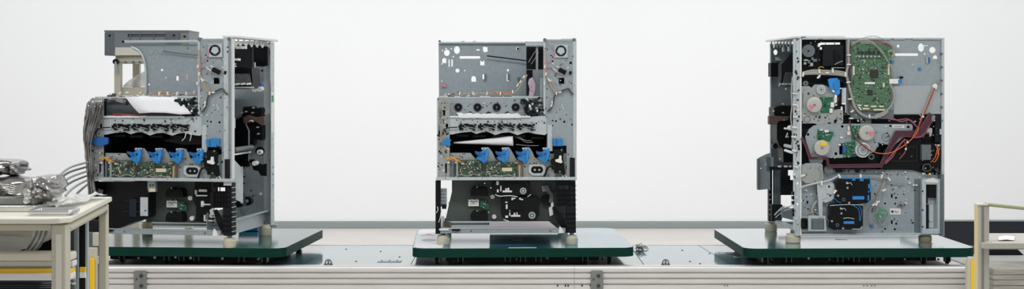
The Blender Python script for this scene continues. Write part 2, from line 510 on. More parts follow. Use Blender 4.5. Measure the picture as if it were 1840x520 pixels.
# hinge / guide plates and sensors fixed on the top plates
def top_at(px, py): 
    Y = F * (CAM_Z - CZ) / (py - HY); return wx(px, Y), Y
for k, (px, py) in enumerate(((1306, 456), (1340, 462), (700, 470))):
    x, Y = top_at(px, py)
    g = MB().box(x - .05 - cx, x + .05 - cx, Y - .025 - CY0, Y + .025 - CY0, CZ - .001, CZ + .002).build('guide_plate', 'zinc_light', conv, bevel=.001)
    for dx in (-.033, 0, .033):
        MB().cyl((x + dx - cx, Y - CY0, CZ + .002), 'z', .004, .002, 10).build('screw', 'black', g)
for px in (590, 1196):
    x, Y = top_at(px, 476); Y = max(Y, CY0 + .03)
    s = MB().cyl((x - cx, Y - CY0, CZ - .001), 'z', .010, .004, 14).cyl((x - cx, Y - CY0, CZ + .003), 'z', .004, .014, 10).build('stop_pin', 'zinc_dark', conv)
    MB().tube([(x - .012 - cx, Y - CY0, CZ + .001), (x - .011 - cx, Y - CY0, CZ + .014), (x - cx, Y - CY0, CZ + .021), (x + .011 - cx, Y - CY0, CZ + .014), (x + .012 - cx, Y - CY0, CZ + .001)], .0028, 8).build('loop', 'zinc_dark', s)
    MB().box(x - .018 - cx, x + .018 - cx, Y - CY0 - .006, Y - CY0 + .006, CZ - .001, CZ + .003).build('base_plate', 'black', s)
for px, py in ((640, 470), (684, 452), (718, 462), (1162, 444), (1226, 450), (1240, 470), (1275, 456), (1258, 474), (622, 448)):
    x, Y = top_at(px, py)
    MB().cyl((x - cx, Y - CY0, CZ - .001), 'z', .004, .0018, 10).build('screw', 'black', conv)

# ------------------------------------------------------------------ pallets
def pallet(x0, x1, yaw, depth, label, y=5.885, skin='pallet_green'):
    """front edge from x0 to x1 at Y 5.90"""
    w = x1 - x0
    t = thing('pallet', label, 'pallet', (x0, y, CZ), R(yaw), 'green pallets on the conveyor')
    th = .037; z1 = PZ - CZ; z0 = z1 - th
    deck = MB().plate(rrect(0, 0, w, depth, .055, 7), (), z0, z1, lambda v: (v[0], v[2], v[1])).build('deck', 'pallet_side', t, bevel=.002)
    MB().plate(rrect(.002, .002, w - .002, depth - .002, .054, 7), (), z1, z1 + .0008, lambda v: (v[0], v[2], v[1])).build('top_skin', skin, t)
    MB().box(.14, w - .14, .10, .16, .012, z0).box(.14, w - .14, depth - .16, depth - .10, .012, z0).build('carriage_beam', 'black', t)
    MB().box(.16, w * .42, .18, depth - .2, .014, z0).build('drive_cover', 'zinc_dark', t)
    MB().box(w * .58, w - .18, .20, depth - .22, .014, z0).build('drive_cover', 'black', t)
    for x in (.10, .20, w * .43, w * .5, w * .57, w - .2, w - .1):
        for yy in ((.08, depth - .1) if x in (.10, w - .1) else (.085,)):
            wh = MB().lathe((x - .007, yy, .0172), 'x', [(0, 0), (.013, 0), (.017, .002), (.017, .012), (.013, .014), (0, .014)], 18).build('wheel', 'black_soft', t)
            MB().box(x - .012, x - .009, yy - .012, yy + .012, .010, z0).box(x + .009, x + .012, yy - .012, yy + .012, .010, z0).build('fork', 'zinc_dark', wh)
    for k in range(10):
        x = .13 + k * (w - .26) / 9 + random.uniform(-.01, .01)
        MB().cyl((x, .092, .022 + random.uniform(-.003, .006)), Vector((0, -1, 0)), random.uniform(.003, .006), .012, 10).build('bolt', random.choice(['zinc_light', 'zinc_dark', 'black']), t)
    return t
def pallet_line(t, lx, ly, w, d=.007, m='white_plastic', name='label_strip'):
    MB().box(lx, lx + w, ly, ly + d, PZ - CZ + .0007, PZ - CZ + .0018).build(name, m, t)
xl = -.940
pl = pallet(xl - .915, xl, -4.6, .80, 'green enamelled pallet under the left machine, partly behind the cream cart', 5.965, 'pallet_dull')
pc = pallet(wx(741, 5.9), wx(1142, 5.9), 2.2, .82, 'green enamelled pallet under the middle machine with a white sheet on its corner', skin='pallet_blue')
pr = pallet(wx(1337, 5.9), wx(1757, 5.9), 1.2, .82, 'green enamelled pallet under the right machine, seen from the rear side')
pallet_line(pl, .915 - .50, .012, .075, .010)
pallet_line(pc, .40, .012, .115, .010)
pallet_line(pc, .43, .30, .04, .02, 'zinc')
pallet_line(pr, .46, .33, .05, .012, 'zinc')
pallet_line(pr, .80, .16, .035, .02, 'red', 'red_mark')

# white sheet with handling marks on the corner of the middle pallet
Pc = Pose(pc.location.x, pc.location.y, PZ + .001, R(2.2))
ws = thing('protective_sheet', 'white protective sheet lying on the left front corner of the middle pallet', 'sheet', (pc.location.x, pc.location.y, PZ + .001), R(2.2))
out = [(.008, .06), (.012, .035), (.028, .014), (.05, .006), (.125, .006), (.135, .30), (.14, .64), (.13, .74), (.03, .75), (.01, .72)]
MB().plate(out, (), .0003, .0015, lambda v: (v[0], v[2], v[1])).build('sheet', 'paper', ws)
MB().plate(circ(.062, .30, .032, 20, .05), (), .0015, .0022, lambda v: (v[0], v[2], v[1])).build('grey_oval', 'zinc', ws)
MB().box(.025, .085, .50, .512, .0015, .0022).build('dark_line', 'zinc_dark', ws)
MB().box(.045, .07, .545, .57, .0015, .0022).build('red_mark', 'pink', ws)

# small blue box standing at the back of the left pallet
b0 = WP(429, 402, 6.56); b1 = WP(463, 402, 6.56)
bb = thing('parts_box', 'small blue plastic box at the back of the left pallet beneath the machine', 'box', ((b0.x + b1.x) / 2, 6.56, PZ + .001))
w = (b1.x - b0.x) / 2
MB().box(-w, w, 0, .004, 0, .03).box(-w, w, .076, .08, 0, .03).box(-w, -w + .004, .004, .076, 0, .03).box(w - .004, w, .004, .076, 0, .03).box(-w, w, 0, .08, 0, .003).build('body', 'blue_deep', bb)
MB().box(-w - .002, w + .002, -.003, .0, .024, .032).box(-w - .002, w + .002, .08, .083, .024, .032).build('rim', 'blue_deep', bb)

# small tangle of wire offcuts lying on the conveyor beside the middle pallet
sx_, sY = top_at(1152, 450)
wt = thing('wire_scraps', 'small tangle of grey wire offcuts lying on the conveyor beside the middle pallet', 'wire', (sx_, sY, CZ))
rw = random.Random(4)
for k in range(9):
    q = []
    cxx, cyy = rw.uniform(-.02, .02), rw.uniform(-.07, .10)
    for j in range(6): q.append((cxx + rw.uniform(-.022, .022), cyy + rw.uniform(-.05, .05), .002 + rw.uniform(0, .018)))
    MB().tube(q, .0016, 6, 4).build('wire', rw.choice(['wire_grey', 'wire_dark', 'zinc_light']), wt)
# ------------------------------------------------------------------ machines: front type (left and middle)
POSE_C = Pose(wx(785, 6.0), 6.0, PZ + .0009, R(1.5))
POSE_L = Pose(wx(163.5, 6.0), 6.0, PZ + .0009, R(-9.2), 1.055)
POSE_R = Pose(wx(1436, 6.08), 6.08, PZ + .0009, R(3.5))
D = .545        # depth of the machines
WM = .588       # width of the front type

def zl(x, y): return (803.5 + x / 7.43, 260 + y / 7.43)     # close look at the latch row

def front_machine(t, pose, left):
    """everything the two front-facing machines share is measured on the middle one"""
    u = Unit(POSE_C, t)
    up = lambda n, m, *a, **k: u.box(n, m, *a, **k)
    # --- rear panel, with its cut-outs
    if not left:
        holes = [('c', 803, 95, 5.2, 5.8), ('c', 821, 90, 5.3, 7), ('s', 825.5, 101, 863, 105.5), ('c', 822, 127, 3.6), ('c', 835, 127, 1.2), ('c', 814.5, 102, 1.3),
             ('c', 795, 91, 1.3), ('c', 801.5, 87.5, 1.3), ('c', 811, 88, 1.3), ('c', 794, 115, 1.2),
             ('p', [(794.5, 107), (797, 104.5), (800, 104.5), (802, 107), (802, 113.5), (794.5, 113.5)]), ('r', 806, 107, 808, 120), ('r', 811, 107, 813.5, 120),
             ('s', 856, 88.5, 862, 91), ('p', [(868, 84), (876, 85), (876, 93), (870, 94), (868, 91)]), ('p', [(863, 108), (865, 111), (868, 111), (870, 108), (870.5, 117.5), (863, 117.5)]),
             ('p', [(847, 140), (849, 137), (853, 137), (855, 140), (855.5, 147), (847, 147)]), ('p', [(867, 134), (871, 133), (871, 143), (867, 142)]),
             ('c', 912.5, 126.5, 2), ('r', 910.5, 133, 915, 146), ('c', 794, 146, 1), ('c', 930, 88, 3)]
        pan = u.plate('rear_panel', 'zinc', [(788, 77), (945, 77), (945, 75), (1033, 75), (1033, 322), (790, 322)], holes, d=D, t=.0012)
        u.box('top_flange', 'zinc_light', 788, 75.5, 945, 78, D - .02, .022, pan)
        for hx, hy, ww, hh in ((829, 75, 6, 2), (850, 75, 5, 2)):
            u.box('tab', 'zinc_light', hx, hy - 1.3, hx + ww, hy + 1, D - .01, .004, pan)
        u.tilt('guide_pin', 'pink', 797.5, 154, 7, 5, 10, D - .015, .012, pan)
        for (x, y) in ((872, 136), (914, 136)):
            u.box('hook', 'zinc_dark', x - 2, y - 3, x + 1.2, y + 9, D - .012, .011, pan)
        u.box('latch_plate', 'zinc_dark', 929.5, 139, 934.5, 145, D - .006, .005, pan)
        u.rod('snap', 'black', 930.5, 88, .006, D - .012, D, pan)
        u.wire('link_rod', 'black_soft', [(875, 100.5, D - .03), (920, 106, D - .03), (970, 112.5, D - .03)], .0032)
    else:
        L = Unit(pose, t)
        holes = [('c', 271, 93, 4.6), ('c', 289, 91, 5), ('c', 291, 126, 2), ('c', 268, 152, 1.6), ('c', 270, 108, 1.4), ('c', 277, 105, 1.2), ('r', 317, 137, 321, 145), ('c', 275, 108, 1),
                 ('c', 337, 87, 2.2), ('r', 334, 133, 338, 143), ('c', 345, 108, 1.5), ('c', 298, 140, 1)]
        pan = L.plate('rear_panel', 'zinc', [(236, 80), (358, 80), (358, 74), (477, 74), (477, 402), (405, 402), (405, 330), (262, 330), (262, 168), (260, 120), (256, 104), (249, 94), (238, 88)], holes, d=D, t=.0012)
        L.box('top_flange', 'zinc_light', 221, 72, 358, 77, D - .03, .03, pan, bevel=.002)
        L.box('clip', 'black', 219, 73, 223, 77, D - .032, .004, pan)
        L.wire('link_rod', 'zinc_dark', [(292, 92, D - .02), (330, 97, D - .02), (372, 101, D - .02)], .003)
        L.disc('dimple', 'zinc', 289, 91, 6.2, D - .003, .0025, pan); L.disc('dimple', 'zinc', 271, 93, 5.2, D - .003, .0025, pan)
    # --- tall right front panel
    holes = [('c', 990, 100, 1.4), ('c', 993.5, 103, 1.6), ('c', 993, 110, 1.6), ('r', 1023.5, 111, 1028, 117), ('c', 1024.5, 130.5, 2.1), ('r', 1004, 140, 1014, 151),
             ('c', 1014, 219, 2), ('c', 1028, 224, 2), ('c', 999, 218, 1.7), ('c', 993, 217, 1.4), ('c', 993, 226, 1.4), ('c', 992, 185, 1), ('c', 1006, 197, 1),
             ('c', 1000, 202, .9), ('c', 983, 160, 1.2), ('c', 1018, 206, 1), ('c', 987, 197, 1.2), ('c', 983, 175, 1), ('c', 1027, 150, 1.3), ('r', 1020, 271, 1022, 274), ('r', 1020, 277, 1022, 279)]
    rp = u.plate('front_panel', 'zinc', [(977, 74), (1036, 74), (1036, 321), (1018, 321), (1018, 262), (993, 262), (993, 272), (983, 272), (983, 210), (977, 205)], holes, d=0, t=.002)
    u.box('side_flange', 'zinc_light', 1029.5, 71, 1036, 321, -.004, .006, rp, bevel=.001)
    u.box('side_flange', 'zinc_light', 976.5, 76, 980, 205, -.003, .005, rp)
    u.box('top_flange', 'zinc', 977, 71, 1034, 75, -.002, .02, rp)
    for px in (979, 1031.5):
        u.rod('corner_pin', 'zinc_dark', px, 71.5, .007, -.006, .02, rp)
    u.boxes('stamped_tabs', 'zinc_light', [(1009, 187, 1011, 193, -.003, .003), (1011, 192, 1014, 197, -.003, .003), (986, 145, 993, 147, -.003, .003), (1018, 120, 1022, 124, -.003, .003)], rp)
    u.box('panel_hole_shade', 'black_soft', 981, 78, 1027, 316, .03, .004)  # black sheet added behind the panel holes as their inner shade
    u.box('column_hole_shade', 'black_soft', 789, 182, 807, 318, .03, .004)  # same added black sheet, shading the column's holes
    # fan
    fan = u.plate('fan_housing', 'zinc_light', [(996.5, 80.5), (1020, 80.5), (1020, 103.5), (996.5, 103.5)], [('c', 1008, 91.5, 9.6)], d=-.010, t=.010)
    u.ring('fan_rim', 'black', 1008, 91.5, 7.6, 9.8, -.0125, .006, fan)
    u.disc('fan_hub', 'zinc_light', 1008, 91.5, 6.2, -.011, .006, fan)
    for k in range(5):
        a = k * 72 + 20
        u.tilt('fan_blade', 'zinc', 1008 + 6.8 * math.cos(R(a)), 91.5 + 6.8 * math.sin(R(a)), 2.5, 4.5, a, -.009, .003, fan)
    # ferrite on its strap
    u.wires('strap', 'white_plastic', [[(992, 122, -.004), (1000, 128, -.006), (1012, 134, -.006)], [(999, 119, -.004), (1006, 123, -.005)]], .0024)
    u.tilt('ferrite_core', 'black', 1010.5, 128, 14, 8, 27, -.020, .018, bevel=.002)
    u.tilt('ferrite_core', 'black', 1025, 131, 4, 6, 12, -.008, .007, bevel=.001)
    u.wire('antenna', 'zinc_dark', [(1001, 139, -.004), (1005, 143, -.006)], .0012)
    # dark bay beside the rear panel
    u.box('inner_cover', 'black', 946, 84, 977, 125, .30, .02)
    u.box('inner_cover', 'black_soft', 946, 126, 957, 172, .36, .02)
    u.box('top_rail', 'zinc_light', 945, 76, 977, 82, .2, .05)
    u.box('inner_strut', 'zinc', 963, 84, 967, 170, .22, .02)
    u.box('inner_strut', 'zinc', 971, 140, 978, 208, .02, .05)
    u.wires('inner_wires', 'wire_grey', [[(950, 112, .28), (957, 100, .27), (962, 92, .27)], [(955, 115, .28), (962, 104, .26), (968, 94, .25)]], .0018)
    if not left:
        u.plate('bag', 'pink_bag', [(951, 142), (957, 139), (963, 152), (962, 164), (958, 176), (950, 175), (952, 160), (949, 150)], (), d=.20, t=.015, bevel=.003)
        u.wires('bag_folds', 'pink', [[(951, 153, .199), (957, 158, .199)], [(952, 162, .199), (960, 165, .199)]], .0012)
    # --- shelf and hole plate between upper bay and process unit
    x0 = 787
    sh = u.box('mid_shelf', 'zinc_light', x0, 174, 976, 176.5, .03, .49)
    if not left:
        hp = u.plate('hole_plate', 'zinc', [(806, 177), (950, 177), (950, 212), (806, 212)],
                 [('c', 841, 191, 1.3), ('c', 875, 191, 1.3), ('c', 909, 191, 1.3), ('c', 814, 205, 1.2)] + [('c', x, 205, 3.6) for x in (845, 878, 912)], d=.03, t=.002)
        for x in (823.5, 858, 892.5, 926.5):
            u.ring('grommet', 'black_soft', x, 193, 5, 7.2, .024, .007, hp)
            u.disc('bearing', 'black', x, 193, 5.2, .027, .004, hp)
            u.disc('shaft_end', 'zinc_dark', x, 193, 1.6, .025, .003, hp)
        for x in (845, 878, 912): u.ring('boss', 'black_soft', x, 205, 3.2, 4.2, .027, .004, hp)
    else:
        u.box('back_cover', 'navy_gloss' if False else 'zinc_dark', 791, 177, 976, 208, .07, .004)
    # cable harness lying along the shelf
    u.wire('wire_harness', 'wire_tan', ([] if left else [(806, 173, .06), (830, 169, .05), (860, 168, .05)]) + [(890, 169, .05), (921, 168.5, .05)] + ([(950, 168, .05), (972, 166, .04)] if left else [(935, 155, .06), (947, 135, .10)]), .0032)
    u.wire('wire_harness', 'wire_orange', [(885, 167, .045), (905, 167, .045), (921, 166.5, .045)], .0016)
    for (x, y, a) in ((900, 168, 10), (915, 168, -15), (932, 168, 15), (948, 168, 0), (962, 166, 10)) if left else ((826, 168, 10), (850, 168, -15), (875, 168, 15), (899, 168, 0), (921, 165, 0), (930, 153, 30), (941, 138, 30), (935, 147, 30)):
        u.tie('cable_tie', 'white_plastic', x, y, .045, .005, .014, a)
    u.boxes('slots', 'black', [(827, 173, 838, 175.5, .048, .003), (840, 173, 862, 175.5, .048, .003), (881, 173, 903, 175.5, .048, .003), (905, 173, 920, 175.5, .048, .003)])
    u.boxes('connector_stubs', 'wire_dark', [(805, 171, 811, 176, .05, .02), (812, 168, 816, 174, .06, .02)])
    # harness climbing the right panel
    u.wire('wire_harness', 'wire_tan', [(978, 90, -.01), (981, 112, -.01), (980, 130, -.01), (986, 145, -.012), (992, 158, -.012), (999, 168, -.012)], .003)
    u.wire('wire_harness', 'wire_grey', [(983, 122, -.01), (990, 120, -.01), (996, 128, -.01), (1002, 132, -.01)], .002)
    u.wire('wire_harness', 'wire_tan', [(984, 140, -.012), (992, 150, -.012), (998, 162, -.012), (1001, 168, -.012)], .002)
    u.wire('wire_harness', 'wire_dark', [(984, 201, -.008), (990, 196, -.012), (994, 185, -.012), (997, 172, -.012), (1004, 167, -.012), (1014, 162, -.012), (1022, 160, -.012), (1026, 167, -.012), (1030, 169, -.008)], .0036)
    u.wires('thin_wires', 'pink', [[(995, 88, -.008), (998, 96, -.012), (994, 104, -.012), (984, 112, -.012)], [(978, 112, -.006), (983, 118, -.012), (981, 132, -.012)]], .0014)
    u.wires('thin_wires', 'wire_grey', [[(981, 76, -.006), (989, 82, -.01), (994, 88, -.01)], [(996, 84, -.01), (1001, 82, -.014)]], .0014)
    for (x, y, a) in ((981, 133, 10), (986, 143, -40), (1000, 168, 20), (992, 184, 0), (991, 190, 30), (1006, 166, 70), (988, 145, 60), (979, 120, 0), (978, 150, 0)):
        u.tie('cable_tie', 'white_plastic', x, y, -.014, .005, .012, a)
    # mechanism cluster to the left of the right panel
    for (x, y, r) in ((939, 184, 4), (950, 188, 4.5), (945, 195, 4), (957, 201, 4), (967, 186, 2.5)):
        u.ring('bushing', 'black_soft', x, y, r * .5, r, .0, .02)
    u.wire('hose', 'black', [(936, 181, .0), (944, 181, -.005), (948, 190, -.005), (946, 202, -.002), (954, 206, .0), (964, 203, .0)], .007)
    rnd = random.Random(5)
    for k in range(40):
        x = rnd.uniform(940, 980); y = rnd.uniform(174, 209)
        u.tilt('clip', rnd.choice(['white_plastic', 'zinc_light', 'black', 'zinc_dark', 'black']), x, y, rnd.uniform(2, 6), rnd.uniform(2, 5), rnd.uniform(-60, 60), rnd.uniform(-.01, .02), .008)
    # --- process unit: left column, upper rail, lower plate
    col = [(786.5, 181), (789, 177), (808, 177), (808, 322), (786, 322)]
    lc = u.plate('left_column', 'zinc_warm', col, [('r', 795, 198, 800, 208), ('c', 803, 226, 2.2, 4), ('r', 787.5, 235, 790.5, 246), ('c', 793, 186, 1.5), ('c', 799, 186, 1.2), ('c', 791, 221, 1), ('c', 794, 297, 1.5),
                 ('c', 792, 267, 1), ('c', 804, 213, 1), ('r', 800, 294, 803, 312), ('c', 790, 305, 1)], d=0, t=.003)
    u.box('edge_flange', 'zinc_light', 785, 180, 787.5, 322, -.004, .03, lc)
    u.boxes('hinge_parts', 'zinc_dark', [(790, 198, 793, 214, -.006, .006), (796, 214, 798, 222, -.006, .006), (788, 226, 790, 233, -.006, .006), (790, 256, 794, 262, -.006, .006)], lc)
    u.wires('column_wires', 'wire_tan', [[(797, 178, -.006), (791, 190, -.008), (796, 205, -.008), (790, 220, -.008), (793, 240, -.008), (795, 252, -.008)], [(800, 180, -.006), (806, 186, -.008), (803, 196, -.008)]], .0016)
    tb = [(808, 212), (822, 210), (953, 210), (983, 208), (983, 240), (979, 243), (962, 241), (950, 238), (942, 239), (930, 243), (915, 238), (902, 239), (890, 243), (876, 237), (866, 238), (856, 241),
          (846, 237), (836, 238), (826, 239), (812, 242), (808, 242)]
    holes = [('c', 858, 219, 1.2), ('c', 912, 220, 1), ('c', 845, 231, 1), ('c', 833, 216, 1), ('c', 968, 219, 1), ('c', 880, 234, 1.1), ('c', 916, 234, 1), ('c', 955, 234, 1), ('c', 936, 216, 1), ('c', 820, 216, 1.2)]
    ur = u.plate('upper_rail', 'zinc_light', tb, holes, d=.004, t=.003)
    u.box('rail_lip', 'white_metal', 808, 208.5, 953, 211.5, -.004, .03, ur)
    conn = []
    for base in (838, 873, 908, 943):
        for (dx, dy, w, h) in ((0, 225, 12, 6), (3, 222, 3, 3), (10, 222.5, 8, 4), (14, 224, 12, 3), (19, 226, 9, 5), (25, 229, 5, 6), (4, 231, 4, 3), (28, 223, 4, 3)):
            conn.append((base + dx - 14, dy, base + dx + w - 14, dy + h, -.010, .014))
    u.boxes('connector_row', 'black', conn)
    for base in (838, 873, 908, 943):
        u.wires('connector_wires', 'wire_grey', [[(base - 8, 229, -.012), (base, 231, -.016), (base + 8, 229, -.016), (base + 16, 232, -.012)]], .0014)
        for (dx, dy) in ((4, 234), (-3, 227), (12, 236)):
            u.screw(base + dx, dy, -.010, 1.2)
    u.wire('cable_loop', 'black', [(794, 246, -.006), (798, 234, -.010), (806, 230, -.010), (822, 229, -.012)], .0024)
    # dark inside of the opening, a real cavity
    cav = u.box('cavity_back', 'black', 806, 234, 985, 322, .33, .006)
    u.box('cavity_wall', 'black', 806, 236, 809, 290, .006, .32, cav)
    u.box('cavity_wall', 'black', 983, 236, 986, 290, .006, .32, cav)
    u.box('cavity_roof', 'black', 806, 234, 986, 236, .006, .32, cav)
    u.box('cavity_floor', 'black_gloss', 806, 286, 986, 288, .05, .28, cav)
    for k, (x, y) in enumerate(((820, 246), (850, 247), (885, 247), (922, 247), (955, 250))):
        u.box('toner_guide', 'black_soft', x, y - 4, x + 22, y, .03, .1, cav)
    if left:
        u.plate('guide_sheet', 'black_gloss', [(905, 252), (960, 240), (985, 246), (985, 258), (940, 259)], (), d=.05, t=.01, parent=cav)
        u.wire('loose_wire', 'white_plastic', [(948, 252, .0), (955, 246, -.01), (958, 236, -.01), (966, 240, -.01), (962, 252, .0)], .0018)
    else:
        u.wires('loose_wire', 'wire_grey', [[(925, 246, .03), (935, 250, .02), (945, 256, .03), (958, 256, .03)], [(930, 244, .03), (942, 252, .02), (955, 253, .03)], [(927, 260, .02), (950, 262, .02), (968, 262, .03)]], .0013)
    # lower front plate with humps behind the latches
    lp = [(808, 322), (808, 275)]
    lp += [zl(240, 112), zl(312, 113), zl(350, 160), zl(380, 190), zl(470, 190), zl(480, 45), zl(560, 45), zl(600, 95), zl(650, 200),
           zl(740, 205), zl(752, 45), zl(835, 45), zl(868, 100), zl(925, 200), zl(1010, 205), zl(1025, 45), zl(1105, 45), zl(1138, 100), zl(1168, 170), zl(1245, 215), zl(1290, 215), zl(1298, 45),
           zl(1370, 45), zl(1375, 120), zl(1400, 120)]
    lp += [(1018, 276), (1018, 322)]
    holes = [('c', 943, 300, 1.3), ('c', 952, 294, 1), ('c', 959, 294, 1), ('c', 983, 302, 1.2)] + \
            [('c', *zl(x, 65), 1.3) for x in (497, 768, 1040, 1312)] + [('c', *zl(x, 65), 1) for x in (535, 808, 1078, 1342)] + [('s', *zl(200, 122), *zl(245, 132))]
    lw = u.plate('lower_plate', 'zinc_warm', lp, holes, d=.012, t=.003)
    # latches
    L0 = [(370, 85), (385, 92), (440, 100), (462, 92), (478, 62), (500, 80), (515, 70), (530, 45), (548, 60), (556, 110), (545, 175), (530, 210), (518, 248), (480, 250), (455, 222), (435, 215), (405, 195), (385, 178),
          (400, 165), (420, 160), (392, 138), (372, 118)]
    for k in range(4):
        dx = k * 272.3
        la = u.plate('latch', 'blue', [zl(x + dx, y) for x, y in L0], [('c', *zl(488 + dx, 128), 1.7)], d=-.012, t=.010, bevel=.0012)
        u.plate('thumb_tab', 'blue_deep', [zl(x + dx, y) for x, y in ((372, 88), (440, 103), (462, 118), (456, 145), (420, 140), (376, 112))], (), d=-.024, t=.012, parent=la, bevel=.001)
        u.plate('lever', 'blue_bright', [zl(x + dx, y) for x, y in ((520, 70), (548, 62), (554, 112), (530, 205), (500, 240), (508, 180))], (), d=-.018, t=.006, parent=la, bevel=.001)
        br = u.plate('latch_bracket', 'zinc_light', [zl(x + dx, y) for x, y in ((458, 42), (548, 38), (552, 62), (520, 72), (508, 100), (480, 102), (470, 70), (456, 64))], [('c', *zl(492 + dx, 62), 1.2), ('c', *zl(528 + dx, 60), .9)], d=-.006, t=.004)
        u.screw(*zl(552 + dx, 152), .004, 1.2, parent=br)
    # main board and its parts
    pc_ = [(824, 288), (862, 288), (868, 292), (898, 288), (905, 292), (928, 292), (930, 320), (814, 320), (812, 300)]
    u.board('circuit_board', 'pcb_dark', [(x + 1, y) for x, y in pc_], .002, seed=3 if left else 4, n=150, chips=((869, 303, 4.2, 4.2), (911, 305, 9, 3.2, 'tan_label'), (905, 299, 6, 1.6), (856, 296, 3, 3)), smin=.9, smax=3.4)
    u.boxes('connector', 'wire_tan', [(932, 297, 935, 319, -.004, .01), (925, 290, 931, 294, -.004, .01), (936, 296, 939, 320, -.002, .01)])
    u.box('board_frame', 'brown', 926, 289, 941, 292, -.004, .01); u.box('board_frame', 'brown', 937, 292, 940, 319, -.004, .006)
    u.box('ribbon_guard', 'zinc_dark', 812, 290, 815, 319, -.008, .02); u.box('ribbon_guard', 'zinc_warm', 820, 292, 823, 319, -.006, .012)
    u.wires('yellow_wires', 'wire_yellow', [[(802, 284, -.012), (812, 286, -.016), (818, 283, -.016), (826, 291, -.012)], [(806, 289, -.012), (815, 285, -.018), (822, 292, -.014)], [(812, 282, -.012), (820, 288, -.018), (832, 292, -.01)],
                                            [(802, 287, -.012), (811, 282, -.016), (818, 289, -.016)]], .0017)
    u.wires('red_wires', 'wire_red', [[(808, 292, -.012), (813, 286, -.018), (818, 290, -.016)], [(816, 290, -.014), (822, 284, -.018), (828, 290, -.014), (836, 294, -.01)]], .0014)
    u.boxes('plugs', 'white_plastic', [(804, 291, 808, 294, -.012, .01), (818, 291, 822, 294, -.01, .01), (829, 293, 835, 295.5, -.008, .008)])
    u.wires('bottom_wires', 'wire_grey', [[(818, 318, -.004), (828, 314, -.01), (840, 317, -.01), (850, 313, -.01), (864, 317, -.006)], [(880, 318, -.004), (890, 315, -.01), (900, 317, -.01), (912, 315, -.01), (926, 318, -.004)]], .0018)
    # power inlet in its oval surround
    ol = u.plate('inlet_surround', 'zinc_light', [(952, 296), (976, 296), (980, 300), (980, 311), (976, 316), (957, 316), (950, 310), (950, 299)], [('s', 954, 299, 976, 312)], d=.004, t=.008, bevel=.001)
    u.plate('inlet_socket', 'black', [(956, 300), (974, 300), (975, 302), (975, 309), (973, 311), (957, 311), (955, 309), (955, 302)], [('c', 961, 305.5, 2), ('c', 969, 305.5, 2)], d=.006, t=.006, parent=ol)
    u.disc('contact', 'white_plastic', 961, 305.5, 1.9, .009, .004, ol, 12); u.disc('contact', 'white_plastic', 969, 305.5, 1.9, .009, .004, ol, 12)
    u.boxes('vent_marks', 'brown', [(959, 292.5, 961, 295, .009, .004), (963, 292.5, 965, 295, .009, .004)])
    u.wire('cable_loop', 'black', [(977, 319, -.004), (980, 313, -.012), (984, 303, -.014), (990, 299, -.014), (994, 304, -.008)], .0042)
    u.disc('round_boss', 'zinc_warm', 992, 312, 7, .002, .012, n=28)
    # blue block and drive unit on the right
    bb_ = u.plate('release_block', 'blue', [(993, 249), (999, 249), (999, 251), (1011, 249), (1011, 263), (995, 263), (995, 256), (993, 256)], (), d=-.016, t=.014, bevel=.001)
    u.box('slot', 'blue_deep', 999, 250, 1001, 262, -.0175, .002, bb_); u.box('pin', 'blue_bright', 1004, 256, 1008, 260, -.0175, .002, bb_)
    u.box('vertical_strip', 'zinc_light', 984, 224, 992, 272, -.003, .003)
    du = u.plate('drive_unit', 'black', [(995, 269), (1011, 269), (1014, 273), (1012, 284), (1014, 298), (1016, 314), (1012, 316), (1010, 312), (996, 312), (996, 300), (990, 296), (990, 288), (996, 283)], (), d=-.022, t=.022, bevel=.0015)
    u.plate('lever', 'white_plastic', [(1005, 280), (1009, 280), (1009, 287), (1011, 292), (1008, 294), (998, 291), (998, 287), (1004, 286)], (), d=-.034, t=.012, parent=du, bevel=.0015)
    for x, y in ((1009, 270), (988, 285), (1016, 293), (1006, 309)): u.disc('teal_cap', 'wire_green', x, y, 1.8, -.024, .003, du, 10)
    u.box('corner_pocket', 'black_soft', 1024, 284, 1033, 318, -.006, .006)
    u.wires('foot_clips', 'white_plastic', [[(1010, 320, -.01), (1014, 313, -.014), (1018, 319, -.01)]], .0022)
    # --- shelf rail
    ra = u.box('shelf_rail', 'zinc_light', 783.5, 318.5, 1036.5, 324.5, -.014, .03, bevel=.001)
    for x in (800, 823, 866, 905, 925, 936, 1001): u.screw(x, 320, -.014, 1.3, 'solder', ra)
    u.box('shelf_plate', 'zinc_dark', 785, 321, 1000, 322, .016, .34 if not left else .10)
    # --- paper feed bay below
    by = 398
    if left: u.plate('feed_plate', 'green_grey', [(866, 322), (985, 322), (985, by), (866, by)], [('c', 952, 330, .9)], d=.11, t=.003)
    else: u.plate('feed_plate', 'green_grey', [(812, 322), (1034, 322), (1034, by), (800, by), (806, 370), (812, 345)], [('c', 871, 330, .9), ('c', 878, 382, .8), ('c', 882, 338, 1)], d=.11, t=.003)
    u_keep = u
    if left: u = Unit(Shifted(POSE_C, 62), t)
    for (yy) in (337, 380):
        o = u.plate('roller_unit', 'black', [(848, yy + 3), (851, yy), (856, yy - 1), (861, yy + 2), (868, yy), (873, yy + 1), (876, yy + 4), (877, yy + 16), (846, yy + 16), (846, yy + 8)], (), d=.06, t=.05, bevel=.002)
        u.box('rib', 'black_soft', 851, yy + 6, 872, yy + 8, .057, .004, o); u.screw(857, yy - .5, .058, 1.4, parent=o)
    lb = u.box('label_plate', 'white_plastic', 841.5, 359, 860.5, 371, .095, .014)
    u.boxes('label_print', 'mark', [(845, 362, 849, 363.2, .094, .001), (850, 363, 852, 365, .094, .001), (853, 362, 857, 363, .094, .001), (845, 366.5, 855, 367.2, .094, .001)], lb)
    for x in (848, 857): u.screw(x, 357.5, .10, 1.2)
    u.board('sensor_board', 'pcb_plain', [(863, 361), (874, 361), (874, 366), (878, 366), (878, 376), (868, 376), (868, 373), (863, 373)], .09, seed=8, n=10, smin=1, smax=2.4)
